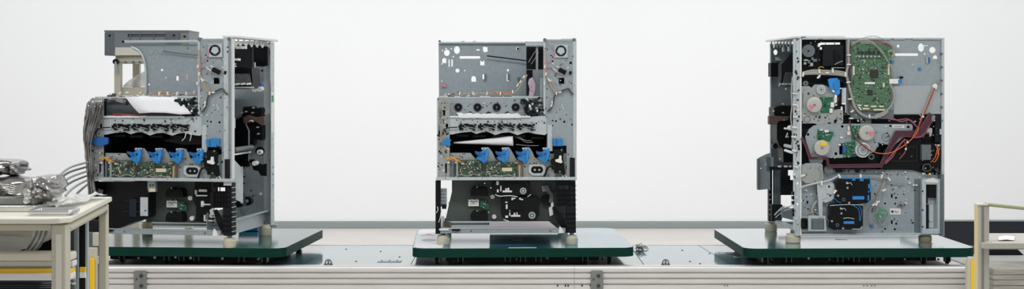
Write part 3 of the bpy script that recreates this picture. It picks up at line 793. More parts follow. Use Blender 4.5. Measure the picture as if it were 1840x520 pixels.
    for x, y in ((885, 354), (888, 390)): u.disc('white_cap', 'white_plastic', x, y, 4, .085, .02, n=20)
    u = u_keep
    for kx, (X, Y_, W_, H_) in () if left else enumerate(((884, 325, 70, 27), (901, 353, 70, 43))):
        pts = [(X + 6, Y_), (X + W_ - 5, Y_ + (0 if kx == 0 else 2)), (X + W_, Y_ + 8), (X + W_ - 3, Y_ + H_ * .55), (X + W_ - 2, Y_ + H_ - 8), (X + W_ - 8, Y_ + H_), (X + 10, Y_ + H_), (X, Y_ + H_ - 6), (X, Y_ + 8)]
        dv = u.plate('clutch_unit', 'black_gloss', pts, (), d=.03, t=.08, bevel=.003)
        if kx == 0:
            u.ring('gear_ring', 'zinc_warm', 940, 343.5, 3.2, 6, .020, .010, dv); u.disc('gear_hub', 'zinc_light', 940, 343.5, 2, .020, .01, dv, 12)
            u.boxes('bright_clips', 'white_metal', [(892, 326, 896, 333, .020, .01), (893, 341, 896, 346, .020, .01), (899, 334, 901, 344, .020, .01), (903, 343, 920, 346, .022, .008), (908, 339, 911, 343, .022, .008), (912, 338, 915, 343, .022, .008)], dv)
            u.box('rib', 'black', 903, 329, 944, 333, .020, .01, dv)
        else:
            u.ring('gear_ring', 'zinc_warm', 956, 387.5, 3.4, 6.4, .020, .010, dv); u.disc('gear_hub', 'zinc_light', 956, 387.5, 2, .020, .01, dv, 12)
            u.boxes('bright_clips', 'white_metal', [(919, 356, 922, 360, .020, .01), (922, 356, 926, 358, .020, .01), (933, 356, 936, 359, .020, .01), (936, 358, 940, 360, .020, .01), (908, 363, 912, 365, .020, .01), (909, 368, 912, 376, .020, .01),
                     (918, 387, 935, 390, .022, .008), (923, 383, 926, 387, .022, .008), (928, 382, 930, 387, .022, .008), (915, 378, 917, 388, .022, .008), (908, 388, 913, 392, .020, .01)], dv)
            u.box('rib', 'black', 913, 363, 940, 378, .020, .01, dv)
            u.box('rib', 'black_soft', 912, 380, 938, 382, .020, .01, dv)
    if not left: u.wires('bright_rods', 'white_metal', [[(890, 350, .020), (898, 353, .012), (915, 352, .020), (930, 354, .020)], [(948, 354, .020), (954, 350, .012)], [(905, 395, .020), (914, 398, .020)]], .0018)
    # gears and crate on the right
    gr = u.ring('gear', 'black_soft', 982, 360, 3, 9.5, .09, .014); u.disc('hub', 'black', 982, 360, 3.4, .086, .012, gr)
    u.plate('lever_plate', 'zinc_dark', [(976, 336), (984, 333), (990, 345), (996, 350), (994, 366), (986, 364), (988, 352)], (), d=.08, t=.006)
    u.plate('arm', 'black_soft', [(994, 375), (999, 373), (1016, 398), (1018, 420), (1010, 416), (1000, 396)], (), d=.05, t=.012, bevel=.001)
    u.plate('lever', 'white_plastic', [(990, 366), (994, 363), (995, 370), (992, 374), (994, 386), (988, 389), (986, 374), (990, 372)], (), d=.06, t=.01)
    u.plate('cam_plate', 'pink_bag', [(973, 335), (985, 333), (984, 344), (975, 345)], (), d=.10, t=.004)
    cr = u.plate('side_crate', 'black_soft', [(1000, 326), (1034, 326), (1035, 419), (1018, 419), (1018, 370), (996, 371), (996, 345), (1000, 340)],
                 [('r', 1003, 333, 1023, 342)] , d=.01, t=.045, bevel=.001)
    rows = [(1001 + i * 5, 343 + j * 9, 1004 + i * 5, 350 + j * 9, .006, .006) for i in range(5) for j in range(3)]
    u.boxes('crate_lattice', 'black', rows, cr)
    u.boxes('crate_ribs', 'black', [(1000, 333 + j * 8.5, 1034, 334 + j * 8.5, .004, .008) for j in range(10) if j not in (5,)] + [(1003 + i * 10, 327, 1004 + i * 10, 370, .005, .006) for i in range(4)], cr)
    u.boxes('crate_edges', 'zinc_light', [(1034.5, 334 + j * 8.6, 1036.5, 335.0 + j * 8.6, .004, .045) for j in range(10)], cr)
    # --- base
    bs = u.box('base_rail', 'zinc', 790, 411.5, 1016, 420, -.004, .028, bevel=.001)
    for x in (822, 846, 989): u.screw(x, 415.5, -.004, 1.3, 'brown', bs)
    u.box('base_edge', 'zinc_light', 790, 410.5, 1016, 412, -.006, .034, bs)
    u.box('rear_base_rail', 'zinc', 800, 400, 1028, 405, D - .03, .03)
    u.box('black_tab', 'black', 812, 413, 827, 415.5, -.02, .014); 
    u.box('corner_clip', 'white_plastic', 789, 411.5, 806, 414.5, -.012, .01)
    u.plate('corner_bracket', 'white_plastic', [(1006, 407), (1010, 411), (1013, 419), (1004, 420), (1004, 414)], (), d=-.012, t=.01)
    # feet standing on the pallet
    u.foot(784, 809, 424, 442, .005); u.foot(1017, 1039, 424, 442, .005)
    u.foot(793, 811, 399, 414, D - .06, 'brown_rubber'); u.foot(1003, 1021, 400, 414, D - .06)
    u.clutter((787, 180, 807, 318), 34, 0, 41 + left)
    u.clutter((812, 211, 980, 222), 26, .004, 43 + left)
    u.clutter((815, 233, 978, 237), 16, .004, 45 + left)
    u.clutter((979, 80, 1034, 245), 44, 0, 47 + left, mats=('zinc_dark', 'black', 'zinc_light', 'white_metal', 'zinc_dark'), smax=2.6)
    u.clutter((986, 264, 1034, 317), 18, .0, 49 + left)
    u.clutter((942, 276, 990, 317), 14, .012, 51 + left, smax=2.4)
    u.clutter((812, 279, 832, 286), 5, .012, 53 + left, smax=2.4)
    if not left: u.clutter((808, 179, 948, 203), 18, .03, 55, smax=2.4)
    u.clutter((800, 166, 945, 172), 16, .05, 57 + left, kinds=('clip', 'stud'), mats=('white_plastic', 'wire_dark', 'wire_tan'))
    # side walls
    a = POSE_C.p(785, 75, 0); b = POSE_C.p(1036, 75, 0)
    wx1 = b.x
    return u, wx1

# ---- middle machine
mc = thing('printer_chassis', 'stripped printer chassis in the middle with four blue latches and a rolled white sheet', 'machine', POSE_C.o, POSE_C.yaw, 'machines without covers on the line')
u, WR = front_machine(mc, POSE_C, False)
for px in (790, 945): u.rod('corner_pin', 'zinc_dark', px, 74.5 if px == 790 else 77, .006, D - .012, D, mc)
u.plate('blue_handle', 'blue', [(797, 250), (801, 251), (804, 247), (808, 251), (811, 251), (809, 256), (810, 262), (804, 261), (799, 263), (796, 258)], (), d=-.016, t=.014, bevel=.001)
u.wires('column_wires', 'wire_tan', [[(795, 232, -.006), (796, 245, -.008), (799, 256, -.012)], [(792, 262, -.006), (796, 275, -.01), (803, 284, -.008)]], .0018)
for x, y in ((790, 213), (800, 219), (790, 244), (801, 271), (793, 282), (789, 300), (805, 232), (797, 238)): u.disc('rivet', random.choice(['black', 'zinc_dark', 'white_plastic']), x, y, 1.3, -.003, .003, n=10)
u.box('left_leg', 'black', 782.5, 325, 792, 421, -.004, .02, bevel=.001)
u.box('leg_plate', 'zinc', 790, 339, 803, 372, .03, .004)
u.boxes('leg_rivets', 'brown', [(793 + i * 3, 343 + j * 6, 794.4 + i * 3, 344.4 + j * 6, .028, .003) for i in range(3) for j in range(5)])
u.box('leg_bar', 'black_soft', 794, 368, 802, 376, .02, .02)
u.wires('leg_wires', 'white_metal', [[(784, 383, -.006), (787, 378, -.01), (786, 372, -.006)], [(788, 400, -.006), (791, 392, -.01), (793, 378, -.006)]], .0016)
u.disc('roller_end', 'white_plastic', 808, 366, 2.4, .2, .02)
# side wall sheets of the bay, thin and edge on
MB().box(WR - .002, WR, .02, D, .30, .874).build('side_wall', 'zinc', mc)
MB().box(WR - .06, WR, .0, D, .868, .874).build('side_top_plate', 'white_metal', mc)
MB().box(.0, .002, .02, .06, .30, .62).build('side_wall', 'zinc', mc)
for yy in (.06, .30): MB().box(.002, .02, yy, yy + .02, .30, .62).build('side_post', 'zinc_dark', mc)
MB().box(WR - .02, WR, .09, D, .05, .075).build('base_side_rail', 'zinc', mc)
MB().box(.002, .02, .03, D, .05, .075).build('base_side_rail', 'zinc', mc)
a = POSE_C.p(880, 399, .50); b = POSE_C.p(1002, 412, .06)
MB().plate([(a.x, .50), (b.x - .015, .50), (b.x + .015, .05), (a.x - .01, .05)], (), .05, .053, lambda v: (v[0], v[1] * 0 + v[2] if False else v[2], v[1])).build('bottom_tray', 'pink_bag', mc)
u.box('reflection_blocker', 'green_grey', 880, 398, 1004, 417, D - .05, .004)  # added plate, keeps the bright wall out of the pallet's reflection

# rolled white sheets in the middle machine
sh = thing('rolled_sheet', 'white paper sheet rolled into a long cone inside the middle machine', 'paper', POSE_C.o, POSE_C.yaw)
p0 = POSE_C.p(815, 257, .05); p1 = POSE_C.p(922, 253.5, .03)
ax = (p1 - p0).normalized(); n = 26; vs = []; 
up = ax.cross(Vector((0, 1, 0))).normalized(); sd = ax.cross(up).normalized()
rowsv = []
for i in range(13):
    t = i / 12; c = p0.lerp(p1, t); r = .003 + (.0195) * t ** 1.15
    rowsv.append([c + up * (r * (1 - .12 * j / n) * math.cos(2 * math.pi * j / n * 1.15)) + sd * (r * (1 - .12 * j / n) * math.sin(2 * math.pi * j / n * 1.15)) for j in range(n + 1)])
MB().sheet(rowsv).build('sheet', 'paper', sh, solid=.0006)
st = thing('paper_strip', 'crumpled white paper strip lying along the shelf under the four black bearings', 'paper', POSE_C.o, POSE_C.yaw)
rowsv = []
rn = random.Random(3)
xs = [822 + i * 4.5 for i in range(26)]
offs = [rn.uniform(-.9, .9) for _ in xs]
for k, (dd, dy) in enumerate(((.024, 204), (.020, 205.5), (.012, 207.5), (.0, 209), (-.008, 212))):
    rowsv.append([POSE_C.p(x + (k - 2) * 1.5, dy + offs[i] * (1.3 if k < 4 else .5) - (1.5 if i < 3 and k < 3 else 0), dd) for i, x in enumerate(xs)])
MB().sheet(rowsv).build('sheet', 'paper', st, solid=.0006)

# ---- left machine
ml = thing('printer_chassis', 'stripped printer chassis on the left, with its open right side, drooping paper and plastic wrap', 'machine', POSE_L.o, POSE_L.yaw, 'machines without covers on the line')
ml.scale = (POSE_L.sx, 1, 1)
front_machine(ml, POSE_L, True)
u = Unit(POSE_L, ml)
# lower left: drawer box swung open
u.box('left_leg', 'black', 165, 326, 172, 418, .0, .03)
u.plate('drawer_side', 'black_gloss', [(172, 327), (268, 327), (268, 390), (206, 413), (180, 412), (172, 400)], (), d=.04, t=.10, bevel=.002)
u.plate('drawer_front', 'black', [(200, 368), (264, 354), (264, 392), (204, 412)], (), d=.02, t=.018, bevel=.002)
u.box('window', 'navy_gloss', 232, 358, 245, 390, .014, .004)
u.boxes('window_bars', 'navy_gloss', [(224, 362, 262, 363, .012, .003), (220, 380, 262, 381, .012, .003)])
u.box('bright_plate', 'zinc_light', 252, 355, 265.5, 388.5, .006, .004)
u.disc('snap', 'black', 261, 379, 1.2, .004, .003)
u.plate('clamp', 'zinc', [(265, 326), (279, 326), (280, 345), (267, 346), (265, 338)], [('c', 270, 333, 1.5), ('c', 275, 333, 1.5)], d=.02, t=.02)
u.box('clamp_pad', 'tan_label', 268, 339, 279, 345, .016, .006)
u.plate('inner_bracket', 'zinc_dark', [(170, 338), (184, 342), (181, 362), (176, 372), (168, 360)], (), d=.02, t=.01)
u.boxes('bright_clips', 'white_metal', [(357, 341, 371, 345, .06, .01), (350, 342, 353, 350, .06, .01), (352, 351, 372, 353, .06, .01), (361, 362, 366, 372, .06, .01), (362, 367, 380, 369, .05, .01), (376, 386, 390, 391, .06, .01), (366, 387, 369, 397, .06, .01), (366, 396, 388, 398, .06, .01)])
# open right side: back corner post, back panel inside, units
S = POSE_L
x1 = S.on(405, 200, 1, 0).x
WL = .586
ft = S.on(405, 68, 1, 0).z
MB().box(WL - .004, WL + .002, .0, .034, .285, ft).build('corner_post', 'white_metal', ml, bevel=.001)
MB().box(WL - .03, WL + .001, -.004, .0, .26, ft).build('corner_post_face', 'zinc_light', ml)
back = []
z_a = S.on(484, 413, 0, WL).z
holes = []
rn = random.Random(9)
for k in range(26):
    zc = .06 + k * .031; yc = D - .02 + rn.uniform(-.012, .008)
    h = rn.choice([.002, .004, .006])
    holes.append([(yc - .003, zc - h), (yc + .003, zc - h), (yc + .003, zc + h), (yc - .003, zc + h)])
MB().plate([(D - .045, .045), (D, .045), (D, ft - .004), (D - .052, ft - .004), (D - .052, .70), (D - .045, .68)], holes, WL - .0015, WL + .0015, lambda v: (v[1], v[0], v[2])).build('rear_post', 'zinc_light', ml)
MB().box(WL - .045, WL, D - .001, D + .002, .045, ft - .004).build('rear_post_face', 'zinc_light', ml)
# top plate of the side
MB().box(WL - .036, WL + .012, -.004, D + .02, ft, ft + .010).build('side_top_plate', 'white_metal', ml, bevel=.002)
for k, yy in enumerate((.05, .10, .17, .24, .31, .38, .46, .50)):
    MB().tube([(WL - .006, yy, ft - .002), (WL - .004, yy, ft - .018), (WL - .004, yy + .02, ft - .030), (WL - .006, yy + .034, ft - .014)], .0034, 6).build('hook', 'white_plastic', ml)
# dark upper bay seen through the side
u.plate('upper_cover', 'black_soft', [(413, 80), (453, 80), (453, 128), (413, 132)], (), d=.30, t=.02)
u.plate('upper_cover', 'black', [(451, 80), (481, 84), (481, 118), (470, 120), (458, 119), (452, 124)], (), d=.44, t=.02)
u.box('hinge_block', 'zinc', 474, 99, 481, 118, D - .05, .02)
u.boxes('clips_white', 'white_plastic', [(413, 80, 422, 85, .1, .02), (423, 83, 441, 88, .14, .02), (414, 105, 428, 109, .06, .03), (415, 114, 421, 116, .05, .02), (414, 118, 422, 120, .05, .02)])
u.box('lock', 'black', 474, 88, 481, 97, D - .03, .03)
cov = u.plate('fuser_cover', 'black', [(413, 130), (430, 120), (452, 122), (454, 150), (448, 160), (414, 160)], (), d=.16, t=.10)
fins = MB()
for k in range(13):
    x = 415 + k * 2.7
    a = S.p(x, 133, .15); b = S.p(x + 4, 152, .14)
    fins.tube([a, b], .0016, 5)
fins.build('ribs', 'zinc_dark', cov)
for x, y in ((418, 152), (427, 151.5), (437, 151), (447, 151)):
    u.tie('clip', 'white_plastic', x, y, .12, .016, .008, -8, cov)
u.box('bracket_bar', 'zinc_light', 414, 156, 455, 158.5, .12, .01, cov)
u.box('bracket_post', 'zinc', 453, 112, 457, 140, .34, .02)
for x, y, mm, rr in ((465.5, 152, 'blue_deep', 4), (457, 161, 'white_plastic', 4.2), (466, 160, 'white_plastic', 4.6)):
    kb = u.disc('knob', mm, x, y, rr, .42, .03, n=18)
    u.disc('knob_cap', 'zinc_light' if mm != 'blue_deep' else 'blue', x, y, rr * .45, .414, .008, kb, 12)
u.disc('hole_plug', 'black', 470, 127, 1.6, D - .006, .005)
# middle: dark transport units
u.plate('transport_unit', 'black', [(437, 192), (456, 191), (457, 195), (470, 193), (472, 199), (470, 205), (472, 209), (472, 250), (470, 253), (458, 250), (456, 262), (420, 266), (420, 216), (434, 210)], (), d=.46, t=.04, bevel=.003)
u.plate('transport_arm', 'brown', [(437, 211), (447, 207), (460, 211), (475, 209), (475, 225), (470, 226), (458, 218), (445, 222), (437, 221)], (), d=.44, t=.015, bevel=.002)
for x, y in ((441, 201), (453, 203), (434, 203), (454, 194), (462, 229), (463, 241), (432, 243)): u.disc('pin_head', 'zinc_light', x, y, 1.3, .435, .02, n=10)
u.wires('white_clips', 'white_plastic', [[(448, 218, .43), (452, 217, .42), (455, 219, .43)], [(435, 232, .43), (441, 230, .42), (446, 233, .43)]], .003)
u.plate('guide_cover', 'black_gloss', [(413, 225), (440, 222), (446, 235), (446, 300), (413, 300)], (), d=.30, t=.02)
u.box('latch_plate', 'zinc', 413, 213, 421, 231, .03, .015)
u.boxes('latch_slots', 'black', [(415, 215 + k * 4, 419, 217 + k * 4, .028, .003) for k in range(4)])
rl = MB()
a = S.p(418, 278.5, .10); b = S.p(449, 273.5, .34); rl.cyl(a, b - a, .006, (b - a).length, 14)
rl.build('steel_roller', 'steel_bright', ml)
a = S.p(420, 270, .12); b = S.p(452, 265, .36); MB().cyl(a, b - a, .011, (b - a).length, 16).build('rubber_roller', 'zinc_dark', ml)
gk = u.ring('white_gear', 'white_plastic', 466, 274, 1.5, 4.5, .33, .02); u.disc('gear_hub', 'zinc_dark', 466, 274, 1.6, .325, .02, gk, 12)
u.disc('gear_plate', 'black', 467, 272, 8, .352, .006)
u.disc('white_knob', 'white_plastic', 457, 294, 4.2, .31, .03)
u.plate('black_housing', 'black', [(350, 326), (380, 326), (380, 398), (352, 398), (352, 372), (347, 360)], (), d=.075, t=.03, bevel=.002)
u.plate('star_plate', 'black', [(444, 288), (455, 286), (462, 292), (470, 296), (479, 294), (479, 317), (468, 316), (464, 308), (455, 306), (452, 296)], (), d=.345, t=.012, bevel=.002)
u.disc('light_hole', 'white_plastic', 468.5, 349, 2.8, D - .004, .003)
for x, y in ((438, 330), (439, 318), (452, 296), (461, 349), (451, 343), (455, 352), (453, 363), (438, 302), (471, 305)): u.disc('snap', 'black' if x < 460 else 'solder', x, y, 1.3, D - .004, .003, n=10)
g2 = u.ring('black_gear', 'black', 443, 362, 4, 8, .40, .03); u.disc('gear_hub', 'zinc', 443, 362, 2.2, .39, .02, g2)
u.plate('cable_cover', 'black_soft', [(413, 352), (432, 348), (436, 372), (413, 376)], (), d=.24, t=.05)
# tilted inner panel next to the front column
pp = []
for (px, py) in ((413, 284), (418, 286), (432, 301), (433, 364), (414, 356)):
    q = S.on(px, py, 1, .10 + (px - 413) / 20 * .12); pp.append(q)
back_ = [v + Vector((.002, .004, 0)) for v in pp]
MB().add(pp + back_, [(0, 1, 2, 3, 4), (9, 8, 7, 6, 5)] + [(i, (i + 1) % 5, 5 + (i + 1) % 5, 5 + i) for i in range(5)]).build('inner_panel', 'zinc_light', ml)
q0 = S.on(433, 300, 1, .22); 
MB().box(q0.x - .002, q0.x + .002, .22, .24, S.on(433, 366, 1, .22).z, q0.z).build('panel_edge', 'zinc_light', ml)
# lower side beam from front to back, standing in the side plane
zt0 = S.on(415, 393, 0, WL).z; zb0 = S.on(415, 412, 0, WL).z
MB().box(WL - .035, WL - .031, .03, D, .045, .112).box(WL - .035, WL - .008, .03, D, .109, .112).build('side_beam', 'zinc_light', ml)
MB().box(WL - .12, WL - .118, .05, D, .05, .14).build('inner_beam', 'zinc', ml)
u.foot(462, 485, 403, 418, D - .045)
u.box('spring_clip', 'tan_label', 420, 403, 426, 409, .10, .01)
# green mark on the rear post
MB().box(WL + .0016, WL + .0022, D - .040, D - .012, S.on(483, 184, 0, WL).z, S.on(483, 172, 0, WL).z).build('green_sticker', 'wire_green', ml)
MB().box(WL + .0015, WL + .0019, D - .044, D - .008, S.on(483, 240, 0, WL).z, S.on(483, 166, 0, WL).z).build('paper_sticker', 'white_plastic', ml)
for z in (.27, .30, .22): MB().box(WL + .0016, WL + .0025, D - .02, D - .014, z, z + .008).build('blue_mark', 'blue_deep', ml)
u.box('release_tab', 'blue', 379, 249, 394, 262, -.014, .012, bevel=.001)
MB().tube([S.p(236, 84, D - .012), S.p(250, 92, D - .012), S.p(257, 103, D - .012), S.p(261, 120, D - .012), S.p(262, 145, D - .012), S.p(262, 168, D - .012)], .0045, 8).build('curved_lip', 'zinc_light', ml)
# blue handle at the left column
u.plate('blue_handle', 'blue_deep', [(166, 250), (178, 246), (193, 248), (193, 259), (186, 262), (172, 262), (165, 258)], (), d=-.02, t=.02, bevel=.003)
# maroon cable on the shelf, transparent bits
u.wire('wire_harness', 'wire_red', [(203, 206, .02), (225, 206, .0), (245, 208, .0), (262, 206, .02)], .0034)
u.wire('wire_harness', 'foil', [(196, 182, .02), (206, 179, -.01), (220, 182, -.01), (228, 186, .02)], .009)

# drooping paper on the left machine
S = POSE_L
pap = thing('paper_sheet', 'white document sheet drooping over the top shelf of the left machine', 'paper', POSE_L.o, POSE_L.yaw)
pap.scale = (POSE_L.sx, 1, 1)
top = [(224, 176.5), (250, 176.3), (280, 176.3), (310, 177.5), (312, 178)]
rows_ = []
g = [[(222, 172.6, .16), (250, 172.6, .16), (275, 172.6, .16), (300, 172.8, .16), (312, 173, .16)],
     [(225, 174.2, .024), (251, 174.2, .022), (278, 174.2, .022), (303, 174.6, .022), (318, 175, .022)],
     [(230, 181, -.004), (256, 180, -.006), (283, 180, -.006), (309, 181, -.004), (323, 183, .0)],
     [(236, 189, -.016), (262, 189, -.02), (288, 189, -.018), (314, 190, -.014), (329, 190, -.008)],
     [(243, 197, -.024), (268, 197.5, -.03), (292, 198, -.026), (320, 199, -.02), (337, 196, -.012)],
     [(250, 204, -.028), (272, 202.5, -.034), (297, 203, -.03), (324, 206, -.022), (344, 205, -.016)]]
for r in g: rows_.append([S.p(*q) for q in r])
MB().sheet(rows_).build('sheet', 'paper', pap, solid=.0006)
MBp = MB()
for q in (((262, 193), (280, 190)), ((290, 186), (303, 184)), ((270, 182), (284, 181))):
    MBp.tube([S.p(q[0][0], q[0][1], .0), S.p(q[1][0], q[1][1], .0)], .0004, 4)
# ------------------------------------------------------------------ right machine, seen from its rear
mr = thing('printer_chassis', 'stripped printer chassis on the right showing a large green board and maroon cable duct', 'machine', POSE_R.o, POSE_R.yaw, 'machines without covers on the line')
u = Unit(POSE_R, mr)
S = POSE_R
WR_ = S.p(1697, 200, 0).x
TZ = S.p(1500, 68, 0).z
# upper plate with cut-outs
holes = [('c', 1655, 85.5, 5.6, 7.6), ('c', 1675.5, 90, 5.8), ('s', 1608, 96, 1650, 100.5), ('c', 1614, 83, 2.6), ('p', [(1676, 106), (1677, 101), (1681, 99), (1684, 102), (1684.5, 106)]), ('c', 1662, 82, 1.4), ('c', 1666, 82, 1.2),
         ('c', 1661.5, 97, 1.5), ('c', 1664, 104, 1.3), ('c', 1650.5, 185, 1.5), ('c', 1619, 154, .8), ('r', 1664, 105, 1669, 110), ('c', 1640, 116, .9)]
u.plate('upper_plate', 'zinc', [(1520, 70), (1697, 70), (1697, 206), (1520, 206)], holes, d=.004, t=.002)
u.box('lower_step', 'zinc_mid', 1606, 154, 1695, 205, .001, .003)
u.boxes('rim_tabs', 'zinc_light', [(1606, 68, 1626, 71, -.004, .01), (1640, 68, 1690, 71, -.004, .01), (1441, 68, 1470, 71, -.004, .01), (1478, 68, 1494, 71, -.004, .01), (1501, 68, 1600, 71, -.004, .01)])
MB().box(0, WR_, -.002, .03, TZ - .004, TZ).build('top_rim', 'zinc_light', mr)
u.box('right_flange', 'zinc_light', 1692, 70, 1697, 425, -.006, .02)
u.box('dark_tab', 'zinc_dark', 1440, 66, 1448, 69.5, -.004, .01)
# left front post
holes = [('c', 1431 + (k % 3 - 1) * 2.4, 80 + k * 12.5, 1.3 + (k % 3) * .5) for k in range(27)]
po = u.plate('corner_post', 'zinc_light', [(1425.5, 76), (1440.5, 70), (1440.5, 424), (1430, 425), (1428, 424), (1427, 300), (1425.5, 240)], holes, d=-.010, t=.006)
u.box('post_ridge', 'white_metal', 1437.5, 70, 1440, 424, -.014, .012, po)
MB().box(-.0185, -.016, -.01, .03, .045, TZ - .006).build('post_side', 'zinc_light', mr)
for (x, y) in ((1428, 168), (1428, 188.5), (1429, 210), (1427, 229), (1426, 246), (1427, 271), (1430, 300)):
    u.tie('cable_clip', 'white_plastic', x, y, -.02, .017, .006, 3 if y < 260 else 15)
u.wire('side_cable', 'wire_grey', [(1424, 138, -.01), (1422, 165, -.016), (1423, 190, -.016), (1421, 212, -.016), (1424, 240, -.016), (1423, 262, -.016)], .003)
for y in (345, 353, 362, 376, 383): u.box('side_clip', 'black', 1424, y, 1428.5, y + 6, -.008, .02)
# left side seen through the open side: inner front plate of the machine
holes = [('c', 1393.5, 94, 3.6, 5), ('c', 1400, 154, 1.2), ('c', 1412, 160, 1), ('c', 1398, 215, 1), ('c', 1405, 285, 1)]
u.plate('inner_plate', 'zinc_dark', [(1385, 79), (1470, 79), (1470, 300), (1385, 300)], holes, d=D, t=.002)
MB().box(-.012, .20, .0, D + .01, TZ - .001, TZ + .008).build('side_top_plate', 'white_metal', mr, bevel=.002)
for k in range(8):
    yy = .05 + k * .058
    MB().tube([(-.008, yy, TZ - .004), (-.008, yy, TZ - .022), (-.006, yy + .016, TZ - .032), (-.006, yy + .026, TZ - .014)], .0034, 6).build('hook', random.choice(['white_plastic', 'zinc_dark']), mr)
u.box('edge_strip', 'zinc_light', 1384, 79, 1386, 300, D - .006, .008)
u.box('upper_cover', 'black', 1385, 113, 1408, 138, D - .09, .05)
u.plate('fuser_cover', 'black_soft', [(1404, 116), (1424, 94), (1428, 94), (1428, 156), (1402, 154), (1404, 140)], (), d=.34, t=.06)
fins = MB()
for k in range(8):
    x = 1407 + k * 2.4; fins.tube([S.p(x, 150, .33), S.p(x + 5, 130, .33)], .0015, 5)
fins.build('ribs', 'zinc_dark', mr)
for x in (1402, 1408, 1413, 1419, 1424): u.tie('clip', 'solder', x, 151.5, .30, .009, .009, 8)
u.boxes('clips_white', 'zinc_light', [(1395, 106, 1404, 109, D - .03, .02), (1395, 103, 1400, 106, D - .03, .02), (1412, 107, 1422, 109, D - .1, .02), (1407, 85, 1410, 93, .4, .02), (1417, 84, 1420, 92, .3, .02)])
u.plate('transport_unit', 'black', [(1391, 194), (1398, 191), (1412, 190), (1428, 190), (1428, 292), (1408, 292), (1407, 268), (1400, 262), (1396, 250), (1396, 222), (1391, 220)], (), d=.36, t=.10, bevel=.003)
u.plate('transport_arm', 'brown', [(1382, 209), (1387, 207), (1398, 209), (1418, 209), (1416, 217), (1400, 218), (1396, 224), (1382, 224)], (), d=.34, t=.03, bevel=.002)
u.disc('knob', 'black', 1393, 263, 4.5, .42, .03); u.disc('knob', 'black_soft', 1402, 263, 3.5, .40, .03)
for x, y in ((1391, 200), (1408, 203), (1408, 187), (1409, 216), (1403, 286)): u.disc('pin_head', 'solder', x, y, 1.2, .33, .02, n=10)
u.disc('white_knob', 'white_plastic', 1423, 230.5, 4.5, .10, .04); u.disc('white_knob', 'white_plastic', 1414, 231.5, 1.8, .2, .04)
u.wires('white_clips', 'white_plastic', [[(1412, 247, .3), (1415, 241, .29), (1414, 239, .29)], [(1412, 247, .3), (1417, 246, .3)]], .003)
a = S.p(1411, 270.5, .14); b = S.p(1423, 274.5, .02); MB().cyl(a, b - a, .006, (b - a).length, 12).build('steel_roller', 'white_plastic', mr)
a = S.p(1411, 262, .16); b = S.p(1425, 265, .02); MB().cyl(a, b - a, .008, (b - a).length, 12).build('rubber_roller', 'zinc', mr)
u.boxes('edge_holes', 'white_plastic', [(1398, 298, 1404, 301, .30, .004), (1409, 298, 1415, 301, .29, .004), (1418, 298, 1422, 301, .28, .004)])
u.box('lower_frame', 'black_soft', 1383, 300, 1428, 306, .31, .02)
# outswung plate on the left
pts = []
u.plate('outer_flap', 'zinc', [(1361.5, 286), (1364, 283.5), (1378, 277), (1384, 275), (1384, 340), (1362, 342)], [('c', 1367, 303, 1), ('c', 1377, 296, 1)], d=.42, t=.004)
u.box('flap_edge', 'zinc_dark', 1361.5, 286, 1364.5, 341, .40, .022)
u.box('flap_frame', 'zinc', 1386, 283, 1390, 306, .40, .01); u.box('flap_frame', 'zinc_dark', 1378, 283, 1386, 306, .41, .01)
u.box('left_leg', 'black', 1382, 305, 1387.5, 398, .46, .03)
u.box('leg_plate', 'zinc_dark', 1389, 306, 1403, 367, .46, .004)
u.boxes('leg_slots', 'zinc_light', [(1383, 340 + k * 9, 1385, 342 + k * 9, .457, .004) for k in range(6)])
u.plate('dark_panel', 'black_soft', [(1403, 306), (1416, 306), (1416, 316), (1420, 316), (1420, 324), (1426, 324), (1426, 351), (1403, 351)], (), d=.40, t=.01)
u.plate('dark_foot_panel', 'black_soft', [(1387, 368), (1405, 368), (1410, 376), (1404, 398), (1387, 398)], (), d=.42, t=.03)
u.plate('base_beam', 'zinc', [(1404, 378), (1412, 372), (1428, 376), (1428, 397), (1404, 391)], (), d=.30, t=.004)
u.wires('bright_rods', 'white_metal', [[(1392, 387, .40), (1405, 376, .30), (1426, 369, .06)], [(1394, 391, .40), (1408, 380, .30), (1426, 374, .06)], [(1392, 386, .40), (1404, 374, .30), (1410, 371, .2)]], .0026)
u.box('base_tray', 'zinc_dark', 1390, 391, 1404, 395, .42, .03)
u.foot(1376.5, 1398, 399, 414, D - .06); u.foot(1414, 1441, 421, 440, .0); u.foot(1654, 1677, 422, 440, .0, 'brown_rubber')
# ---- upper left dark bay
bay = u.plate('upper_bay', 'black', [(1440, 71), (1522, 71), (1522, 158), (1440, 158)], [('p', [(1467, 84), (1469, 79), (1474, 76.5), (1510, 76.5), (1510, 80), (1478, 80.5), (1474, 82), (1473, 84.5)]), ('c', 1475.5, 87, 2.6)], d=.03, t=.004)
u.disc('grey_disc', 'zinc_dark', 1453, 91.5, 11.5, .018, .012, bay, 30); u.disc('disc_centre', 'black_soft', 1453, 91.5, 1.6, .015, .004, bay, 10)
u.plate('upper_box', 'black_soft', [(1479, 82), (1516, 82), (1516, 118), (1478, 120)], (), d=.008, t=.02, parent=bay, bevel=.002)
u.plate('box_flap', 'black_gloss', [(1498, 90), (1503, 89), (1510, 100), (1506, 116), (1499, 112)], (), d=.004, t=.004, parent=bay)
u.boxes('small_parts', 'solder', [(1445, 107, 1452, 109.5, .008, .01), (1445, 112, 1449, 116, .008, .01), (1456, 113, 1461, 119, .008, .01), (1470, 137, 1474, 140, -.004, .01)], bay)
u.boxes('small_parts', 'zinc_dark', [(1458, 103, 1462, 108, .01, .01), (1461, 106, 1468, 111, .01, .01), (1452, 108, 1456, 114, .01, .01)], bay)
u.wires('thin_wires', 'wire_yellow', [[(1470, 123, .004), (1475, 120, 0), (1480, 122, .004)]], .002, bay)
u.wires('thin_wires', 'wire_grey', [[(1500, 116, .004), (1508, 112, 0), (1514, 110, .004)], [(1494, 122, 0), (1506, 122, -.002), (1518, 122, 0)]], .0022, bay)
